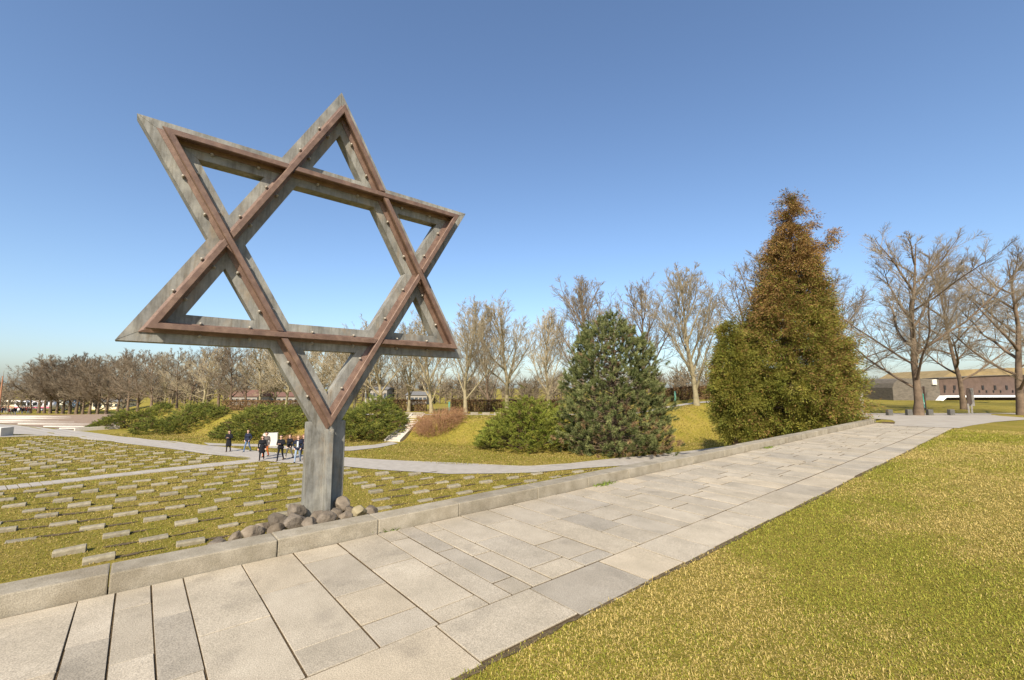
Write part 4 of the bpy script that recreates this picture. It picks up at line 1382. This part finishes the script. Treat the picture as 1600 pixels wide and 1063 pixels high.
# ------------------------------------------------------------------ buildings, coaches, mast far left
def building(px0, px1, v, h, roofh, wallm, roofm, label, win=0, d=8):
    xa, ya = pv((px0 + px1) / 2, v); z = gz(xa, ya)
    w = (px1 - px0) / F * v
    b = empty('building', (xa, ya, z), YAW); tag(b, label, 'building')
    obj('wall', box('wall', -w / 2, w / 2, 0, d, -.5, h), wallm, b)
    bm = bmesh.new()
    e = .3
    a = [bm.verts.new(p) for p in ((-w / 2 - e, -e, h), (w / 2 + e, -e, h), (w / 2 + e, d + e, h), (-w / 2 - e, d + e, h), (-w / 2 - e, d / 2, h + roofh), (w / 2 + e, d / 2, h + roofh))]
    for f in ((0, 1, 5, 4), (2, 3, 4, 5), (0, 4, 3), (1, 2, 5), (3, 2, 1, 0)): bm.faces.new([a[k] for k in f])
    obj('roof', bmesh_to('roof', bm), roofm, b)
    for k in range(win):
        x = -w / 2 + w * (k + .5) / win
        wd = obj('window', box('window', -.5, .5, -.06, .02, h * .35, h * .8), M_CREAM, b, (x, 0, 0))
        obj('pane', box('pane', -.4, .4, -.075, -.05, h * .4, h * .75), plain('far_glass', (.05, .06, .07), .2), wd)


M_CREAM = mat('render_wall', [(.3, (.24, .215, .18)), (.7, (.32, .29, .245))], scale=2, rough=.9)
M_RROOF = mat('red_tiles', [(.3, (.13, .066, .045)), (.7, (.19, .10, .07))], scale=2, rough=.85)
M_GROOF = mat('grey_roof', [(.3, (.12, .115, .105)), (.7, (.19, .18, .165))], scale=2, rough=.85)
building(362, 405, 112, 2.2, 1.7, M_CREAM, M_RROOF, 'low white house with a red roof behind the junipers', 5)
building(408, 470, 118, 2.2, 1.2, M_CREAM, M_RROOF, 'long low white building left of the post behind the trees', 7)
building(150, 192, 150, 2.6, 1.0, plain('cream_wall', (.70, .60, .40)), M_GROOF, 'low cream building behind the far-left tree row', 5)
building(572, 606, 128, 4.2, .8, M_CREAM, M_GROOF, 'white building seen between trunks right of the post', 6)
building(636, 668, 122, 2.6, 1.0, M_CREAM, M_GROOF, 'pale pavilion behind the trees above the steps', 5)


def coach(px, v, col, label, L=10.5):
    x, y = pv(px, v); z = gz(x, y)
    c = empty('coach', (x, y, z), YAW + .05); tag(c, label, 'coach', 'coaches parked beyond the tree row')
    bm = bmesh.new(); vs = add_box(bm, -L / 2, L / 2, -1.2, 1.2, .45, 3.2)
    bmesh.ops.bevel(bm, geom=list(bm.edges), offset=.18, segments=3, affect='EDGES')
    bd = obj('body', bmesh_to('body', bm, True), plain('coach_' + col[0], col[1], .35), c)
    gl = plain('coach_glass', (.03, .035, .04), .1)
    for k in range(6):
        obj('window', box('window', -.62, .62, -1.225, -1.19, 1.7, 2.75, .02), gl, c, (-L / 2 + 1.3 + k * (L - 2.6) / 5, 0, 0))
    obj('stripe', box('stripe', -L / 2 + .3, L / 2 - .3, -1.215, -1.19, .95, 1.3), plain('stripe_' + col[0], col[2], .4), c)
    for sx in (-L / 2 + 2, L / 2 - 2.3):
        bm = bmesh.new(); bmesh.ops.create_cone(bm, cap_ends=True, segments=20, radius1=.5, radius2=.5, depth=.3)
        w = bmesh_to('wheel', bm); w.transform(Matrix.Rotation(math.pi / 2, 4, 'X'))
        wo = obj('wheel', w, plain('tyre', (.02, .02, .02), .8), c, (sx, -1.1, .5))
        bm = bmesh.new(); bmesh.ops.create_cone(bm, cap_ends=True, segments=16, radius1=.27, radius2=.22, depth=.06)
        w = bmesh_to('rim', bm); w.transform(Matrix.Rotation(math.pi / 2, 4, 'X')); obj('rim', w, plain('rim', (.5, .5, .5), .4, .5), wo, (0, -.16, 0))


coach(64, 136, ('white', (.80, .78, .78), (.6, .12, .18)), 'white coach with a red stripe behind the far-left trees')
coach(86, 140, ('cream', (.80, .74, .55), (.7, .5, .1)), 'cream coach right of the white one behind the far-left trees', 9)
coach(107, 146, ('blue', (.30, .42, .55), (.6, .65, .7)), 'grey blue coach rightmost behind the far-left trees', 8)
coach(-4, 150, ('silver', (.7, .68, .66), (.5, .2, .15)), 'pale coach cut off by the left edge', 9)
coach(34, 150, ('pale', (.75, .66, .5), (.7, .3, .2)), 'pale coach behind the far crowd at left', 8)
x, y = pv(7, 105); z = gz(x, y); tp = CAMH + 105 * (HZ - 588) / F - z
bm = bmesh.new(); bmesh.ops.create_cone(bm, cap_ends=True, segments=10, radius1=.22, radius2=.10, depth=tp, matrix=Matrix.Translation((0, 0, tp / 2)))
bmesh.ops.create_cone(bm, cap_ends=True, segments=10, radius1=.5, radius2=.45, depth=.3, matrix=Matrix.Translation((0, 0, .1)))
tag(obj('mast', bmesh_to('mast', bm), plain('mast_wood', (.35, .16, .08), .7), None, (x, y, z)), 'tall slender reddish mast at the far left edge', 'mast')

# ------------------------------------------------------------------ people


def capsule(bm, a, b, ra, rb, seg=8):
    a, b = Vector(a), Vector(b)
    d = b - a; L = d.length
    if L < 1e-5: d = Vector((0, 0, 1e-3)); L = 1e-3
    M_ = Matrix.Translation(a) @ d.to_track_quat('Z', 'Y').to_matrix().to_4x4()
    rings = []
    for z, r in [(-ra * .9, ra * .43), (-ra * .5, ra * .87), (0, ra), (L, rb), (L + rb * .5, rb * .87), (L + rb * .9, rb * .43)]:
        rings.append([bm.verts.new(M_ @ Vector((r * math.cos(k * 2 * math.pi / seg), r * math.sin(k * 2 * math.pi / seg), z))) for k in range(seg)])
    for q in range(5):
        for k in range(seg): bm.faces.new((rings[q][k], rings[q][(k + 1) % seg], rings[q + 1][(k + 1) % seg], rings[q + 1][k]))
    bm.faces.new(rings[0][::-1]); bm.faces.new(rings[-1])


def person_mesh(top, legs, shoes, coat_len=.0, stride=.28, arms='front', h=1.74, skin=(.50, .30, .21), voxel=.02):
    """one continuous body; materials by region. faces -Y. returns mesh"""
    k = h / 1.74
    caps = []  # (a,b,ra,rb,mat)

    def c(a, b, ra, rb, m): caps.append((Vector(a) * k, Vector(b) * k, ra * k, rb * k, m))
    s = stride
    hip = .90
    for sg, ph in ((-1, 1), (1, -1)):
        H_ = (sg * .09, 0, hip); K_ = (sg * .095, -ph * s * .38 - .03, .50); A_ = (sg * .10, -ph * s * .75 + (.06 if ph < 0 else 0), .09 + (.05 if ph < 0 else 0))
        c(H_, K_, .088, .062, 1); c(K_, A_, .060, .045, 1)
        c((A_[0], A_[1] + .02, A_[2] - .03), (A_[0] * 1.1, A_[1] - .15, A_[2] - .05), .045, .036, 2)
    c((-.06, 0, .92), (.06, 0, .92), .115, .115, 1 if coat_len <= 0 else 0)
    c((-.055, 0, 1.05), (.055, 0, 1.05), .115, .115, 0)
    c((-.085, .0, 1.25), (.085, .0, 1.25), .118, .118, 0)
    c((-.13, .01, 1.40), (.13, .01, 1.40), .082, .082, 0)
    if coat_len > 0:
        c((-.05, 0, .98), (-.10, 0, .98 - coat_len), .125, .125, 0); c((.05, 0, .98), (.10, 0, .98 - coat_len), .125, .125, 0); c((0, .03, .98), (0, .03, .98 - coat_len), .12, .13, 0); c((0, -.03, .98), (0, -.03, .98 - coat_len), .12, .12, 0)
    c((0, .005, 1.44), (0, -.005, 1.53), .056, .052, 3)
    c((0, -.012, 1.60), (0, -.0, 1.66), .076, .088, 3)
    c((0, -.095, 1.615), (0, -.085, 1.64), .013, .010, 3)            # nose
    c((-.088, .0, 1.62), (-.088, .0, 1.645), .014, .014, 3); c((.088, .0, 1.62), (.088, .0, 1.645), .014, .014, 3)
    for sg in (-1, 1):
        sh = (sg * .195, .01, 1.40)
        if arms == 'front': el = (sg * .26, .0, 1.13); wr = (sg * .09, -.22, 1.17)
        elif arms == 'pocket': el = (sg * .30, .07, 1.15); wr = (sg * .21, -.06, .95)
        elif arms == 'swing': el = (sg * .25, sg * .12, 1.14); wr = (sg * .25, sg * .14 - .12, .91)
        else: el = (sg * .245, .03, 1.13); wr = (sg * .25, -.04, .88)
        c(sh, el, .062, .05, 0); c(el, wr, .05, .036, 0)
        e, w = Vector(el), Vector(wr); d = (w - e).normalized()
        palm = w + d * .085
        c(w, palm, .032, .030, 3)
        side = d.cross(Vector((0, 0, 1)));
        if side.length < .2: side = Vector((1, 0, 0))
        side.normalize()
        for fi, ln in zip((-1.5, -.5, .5, 1.5), (.065, .08, .075, .055)):
            b0 = palm + side * fi * .019; c(b0, b0 + d * ln * .55, .0115, .011, 3); c(b0 + d * ln * .55, b0 + d * ln * .9 + Vector((0, 0, -.02)), .011, .009, 3)
        c(w + d * .03 + side * .03, w + d * .075 + side * .055, .013, .011, 3)
    bm = bmesh.new()
    for a, b, ra, rb, m in caps: capsule(bm, a, b, ra, rb)
    me = bpy.data.meshes.new('raw'); bm.to_mesh(me); bm.free()
    o = bpy.data.objects.new('raw', me); COL.objects.link(o)
    rm = o.modifiers.new('r', 'REMESH'); rm.mode = 'VOXEL'; rm.voxel_size = voxel
    sm = o.modifiers.new('s', 'SMOOTH'); sm.factor = .4; sm.iterations = 2
    dc = o.modifiers.new('d', 'DECIMATE'); dc.ratio = .3
    dg = bpy.context.evaluated_depsgraph_get()
    out = bpy.data.meshes.new_from_object(o.evaluated_get(dg))
    bpy.data.objects.remove(o); bpy.data.meshes.remove(me)
    for m in (top, legs, shoes, plain('skin', skin, .55)): out.materials.append(m)
    cen_ = np.zeros(len(out.polygons) * 3); out.polygons.foreach_get('center', cen_); cen_ = cen_.reshape(-1, 3)
    best = np.full(len(cen_), 9.); mi = np.zeros(len(cen_), int)
    for a, b, ra, rb, m in caps:
        A_ = np.array(a); B_ = np.array(b); d = B_ - A_; L2 = max(d @ d, 1e-9)
        t = np.clip((cen_ - A_) @ d / L2, 0, 1)
        dist = np.linalg.norm(cen_ - A_ - t[:, None] * d, axis=1) - (ra + (rb - ra) * t)
        if m == 0: dist = dist - .004
        sel = dist < best; best[sel] = dist[sel]; mi[sel] = m
    out.polygons.foreach_set('material_index', mi.astype(np.int32))
    out.polygons.foreach_set('use_smooth', np.ones(len(cen_), bool))
    out.update()
    return out


def hair_mesh(long, k):
    bm = bmesh.new()
    bmesh.ops.create_icosphere(bm, subdivisions=3, radius=.101 * k)
    for v in list(bm.verts):
        v.co.y += .014 * k; v.co.z = v.co.z * 1.06 + 1.645 * k
    kill = [v for v in bm.verts if (v.co.y < -.045 * k and v.co.z < 1.69 * k) or (v.co.z < (1.62 if not long else 1.56) * k and v.co.y < .0)]
    bmesh.ops.delete(bm, geom=kill, context='VERTS')
    if long:
        for v in bm.verts:
            if v.co.z < 1.62 * k: v.co.z -= .13 * k; v.co.x *= .95
    bmesh.ops.solidify(bm, geom=list(bm.faces), thickness=-.012)
    return bmesh_to('hair', bm, True)


CL = {n: plain('cloth_' + n, c, .85, spec=.15) for n, c in dict(black=(.012, .012, .015), navy=(.018, .022, .04), jeans=(.09, .14, .22), pale_jeans=(.22, .28, .36), beige=(.42, .36, .27), orange=(.45, .12, .03), grey=(.10, .085, .075), maroon=(.07, .015, .015), white=(.6, .58, .55), brown=(.09, .05, .03)).items()}
HR = {n: plain('hair_' + n, c, .6) for n, c in dict(dark=(.02, .012, .008), brown=(.07, .035, .018), blond=(.25, .16, .07), red=(.12, .035, .015)).items()}
PE = [  # px, py feet, facing deg relative to camera (0 = towards camera), top, legs, coat, arms, hair, long, stride, h, label
    (356.5, 706.3, 10, 'black', 'black', .42, 'front', 'dark', 1, .12, 1.70, 'person in a long black coat, leftmost of the walking group, hands held together'),
    (386, 706.2, -10, 'navy', 'jeans', .05, 'pocket', 'brown', 0, .30, 1.76, 'person in a dark jacket and blue jeans, second from left in the group'),
    (408.5, 719.4, 20, 'black', 'black', .34, 'side', 'brown', 1, .24, 1.68, 'person in a knee-length black coat walking in front of the orange trousers'),
    (414.5, 714.6, 0, 'grey', 'orange', .08, 'side', 'dark', 0, .2, 1.80, 'person in a grey brown jacket and orange trousers'),
    (437.5, 720, 5, 'black', 'black', .05, 'front', 'dark', 0, .30, 1.76, 'person in black holding something in both hands at mid group'),
    (451.5, 716.8, -20, 'black', 'beige', .04, 'pocket', 'brown', 0, .32, 1.70, 'person in a black jacket and beige trousers'),
    (464.5, 722.6, 10, 'navy', 'pale_jeans', .06, 'pocket', 'blond', 0, .34, 1.78, 'person in an open dark jacket and pale blue jeans'),
    (473, 717.5, 0, 'black', 'black', .16, 'side', 'red', 1, .22, 1.70, 'person in dark clothes right behind the pale blue jeans'),
    (478.8, 717.8, -10, 'maroon', 'black', .10, 'front', 'red', 1, .26, 1.72, 'person with dark red top nearest to the post'),
    (484.5, 716, -5, 'white', 'beige', .05, 'side', 'blond', 0, .2, 1.72, 'person in white mostly hidden by the left edge of the post'),
]
for px, py, fc, tp_, lg, ct, arms, hr, lng, strd, h, lab in PE:
    me = person_mesh(CL[tp_], CL[lg], CL['black'] if lg != 'black' else CL['brown'], ct, strd, arms, h)
    q = cem(px, py); z = gz(q[0], q[1]) + .02
    zmin = min(v.co.z for v in me.vertices)
    pr_ = obj('person', me, None, None, (q[0], q[1], z - zmin), YAW + R(fc))
    tag(pr_, lab, 'person', 'people walking on the cemetery path')
    obj('hair', hair_mesh(lng, h / 1.74), HR[hr], pr_)
    if lab.startswith('person in an open'):
        me2 = box('shirt', -.05, .05, -.135, -.118, 1.0, 1.42, .01); obj('shirt', me2, CL['white'], pr_)
# the distant crowd by the mast
crowd = [person_mesh(CL[a], CL[b], CL['black'], c_, .2, 'side', 1.72, voxel=.034) for a, b, c_ in (('black', 'jeans', .1), ('maroon', 'black', .05), ('navy', 'black', .2), ('grey', 'beige', .1), ('white', 'jeans', .05))]
cr = random.Random(4)
for k in range(26):
    px = -6 + k * 2.45 + cr.uniform(-.8, .8); v = cr.uniform(108, 122)
    x, y = pv(px, v)
    o = obj('person', cr.choice(crowd), None, None, (x, y, gz(x, y)), cr.uniform(0, 6.28)); o.scale = [cr.uniform(.92, 1.06)] * 3
    tag(o, 'distant person in the crowd at the far left, %s from the left edge' % ORD[k], 'person', 'crowd far off at the left')

# ------------------------------------------------------------------ near grass blades
gr = np.random.default_rng(9)


def blades(n, area, hgt, wid, seed):
    X, Y = area
    rr = np.random.default_rng(seed)
    N = len(X)
    a = rr.uniform(0, 6.28, N); lean = np.abs(rr.normal(.95, .35, N))
    h = hgt * rr.uniform(.5, 1.35, N)
    d = np.stack([np.cos(a) * np.sin(lean), np.sin(a) * np.sin(lean), np.cos(lean)], 1)
    s = np.stack([-np.sin(a), np.cos(a), np.zeros(N)], 1)
    Z = ground(X, Y) - .004
    B = np.stack([X, Y, Z], 1)
    w = (wid * rr.uniform(.6, 1.3, N))[:, None]
    v0 = B - s * w; v1 = B + s * w
    mid = B + d * (h * .55)[:, None]
    tip = B + (d + np.array([0, 0, -.28]) * np.sin(lean)[:, None]) * h[:, None]
    V = np.stack([B, mid + s * w, tip, mid - s * w], 1).reshape(-1, 3)
    return V, N, rr


def val(X, Y, f, seed):
    r = np.random.default_rng(seed); o = np.zeros_like(X)
    for k in range(6):
        a = r.uniform(0, 6.28); q = f * r.uniform(.6, 2.2)
        o += np.sin((X * math.cos(a) + Y * math.sin(a)) * q + r.uniform(0, 6.28) + 1.5 * np.sin((X * math.sin(a) - Y * math.cos(a)) * q * .7))
    return o / 6


# sample in the view wedge with density falling with distance
N0 = 1480000
v = 1.9 + (gr.random(N0) ** 1.35) * 26
pxs = np.where(gr.random(N0) < .86, gr.uniform(560, 1660, N0), gr.uniform(1640, 2500, N0))
u = (pxs - CX) / F * v
X = u * rt[0] + v * fh[0]; Y = u * rt[1] + v * fh[1]
edge = -2.27 + .03 * np.sin(Y * 3.1) + .02 * np.sin(Y * 11) + .02 * np.sin(Y * 27 + 2 * np.sin(Y * 5)) - .05 * (gr.random(len(Y)) ** 3)
k = (X > edge) & (Y < 25 + (X + 2) * .4)
X, Y, v = X[k], Y[k], v[k]
V, N, rr = blades(0, (X, Y), (.020 + .0010 * v) * np.where(gr.random(len(v)) < .06, 1.9, 1.0), .0010 + .00055 * v, 12)
g = val(X, Y, 1.0, 3) + .5 * val(X, Y, 4.0, 4) + .5 * np.exp(-((X + 2.2) / .35) ** 2) * np.sin(Y * 1.1 + 1)
pg = np.clip(.47 + .95 * g, .05, .96)
isg = rr.random(N) < pg
straw = np.array((.58, .445, .16)); straw2 = np.array((.46, .335, .10)); gre = np.array((.225, .245, .03)); gre2 = np.array((.38, .335, .055))
w = rr.random((N, 1))
col = np.where(isg[:, None], gre * w + gre2 * (1 - w), straw * w + straw2 * (1 - w)) * rr.uniform(.85, 1.12, (N, 1))
me = npmesh('lawn_grass', V, np.arange(N * 4).reshape(-1, 4), np.repeat(col, 4, axis=0))
tag(obj('lawn_grass', me, leafmat('grass_blade', .75, .12, .3)), 'short dry green and straw coloured lawn grass right of the slab path', 'grass', kind='stuff')
print('blades', N)
# rougher turf of the cemetery and the bank
N0 = 420000
v = 10.5 + (gr.random(N0) ** 1.25) * 52
pxs = gr.uniform(-60, 1180, N0)
u = (pxs - CX) / F * v
X = u * rt[0] + v * fh[0]; Y = u * rt[1] + v * fh[1]
Z = ground(X, Y)
dd = np.stack([X, Y, Z], 1) - C0; zz = dd @ fw
sx_ = CX + F * (dd @ rt) / zz; sy_ = CY - F * (dd @ upv) / zz
onp = (sy_ > np.interp(sx_, upx, upy) - .8) & (sy_ < np.interp(sx_, lox, loy) + .8)
yn_ = 771 + (719 - 771) * (sx_ + 70) / 474.
onp |= (np.abs(sy_ - yn_) < 3.4) & (sx_ < 412)
onp |= (sx_ < 205) & (sy_ < np.interp(sx_, [-60, 0, 113, 205], [662, 665, 674, 672]))
onp |= (sx_ > 315) & (sx_ < 625) & (sy_ > np.interp(sx_, [318, 400, 480, 545, 585, 622], [691, 694, 699, 698.5, 695, 690])) & (sy_ < np.interp(sx_, [318, 400, 480, 548, 590, 622], [697, 699, 705, 706, 701, 694]))
onp |= (sx_ > 604) & (sx_ < 672) & (sy_ < 693) & (sy_ > 648) & (np.abs((sx_ - 617) - (691 - sy_) * .95) < 15)
onp |= (sy_ > np.interp(sx_, KX, KY) + 6) | (X > -6.2) | (v > 53)
X, Y, v = X[~onp], Y[~onp], v[~onp]
V, N, rr = blades(0, (X, Y), .035 + .0020 * v, .002 + .00075 * v, 15)
g = val(X, Y, .5, 6) + .5 * val(X, Y, 2.0, 7)
isg = rr.random(N) < np.clip(.42 + .5 * g, .05, .95)
w = rr.random((N, 1))
col = np.where(isg[:, None], gre * w + gre2 * (1 - w), straw * w + straw2 * (1 - w)) * rr.uniform(.5, .9, (N, 1))
me = npmesh('cemetery_grass', V, np.arange(N * 4).reshape(-1, 4), np.repeat(col, 4, axis=0))
tag(obj('cemetery_grass', me, MATS['grass_blade']), 'short yellow green turf between the grave markers and on the bank', 'grass', kind='stuff')
print('turf', N)
# moss and weeds in the joints, leaf on the path
for px, py, r_, lab in ((606, 829, .10, 'small green weed at the foot of the kerb right of the post'), (945, 757, .16, 'green weed tuft at the kerb foot before the round pine'), (1200, 700, .22, 'dry weed at the kerb foot before the tall conifer')):
    q = onz(px, py); n = 160
    rr = np.random.default_rng(int(px))
    D = unit(np.stack([rr.normal(0, .6, n), rr.normal(0, .9, n), rr.uniform(.2, .9, n)], 1))
    Cc = np.stack([rr.normal(0, r_ * .25, n), rr.normal(0, r_ * .9, n), np.zeros(n)], 1)
    V, Fq, cc = leaves(Cc, D, rr.uniform(.03, .075, n), rr.uniform(.004, .009, n), np.array((.12, .16, .02)) * rr.uniform(.6, 1.5, (n, 1)), seed=int(px))
    tag(obj('weed', npmesh('weed', V, Fq, cc), M_FOL, None, (q[0], q[1], 0)), lab, 'weed')
q = onz(45, 950)
V = []; Fq = []
for i_ in range(7):
    for j_ in range(5):
        a, b = i_ / 6 - .5, j_ / 4 - .5
        wv = .5 * (1 - (2 * a) ** 2) ** .5 if abs(a) < .5 else .02
        V.append((b * .07 * max(wv, .08) * 2, a * .11, .012 + .05 * abs(b) + .02 * math.sin(a * 5)))
for i_ in range(6):
    for j_ in range(4): Fq.append((i_ * 5 + j_, i_ * 5 + j_ + 1, i_ * 5 + j_ + 6, i_ * 5 + j_ + 5))
o = obj('dead_leaf', npmesh('dead_leaf', V, Fq), mat('dead_leaf', [(.3, (.28, .15, .06)), (.7, (.45, .27, .12))], scale=30, rough=.8), None, (q[0], q[1], .004), .4)
tag(o, 'curled dead brown leaf on the path by the kerb at lower left', 'leaf')
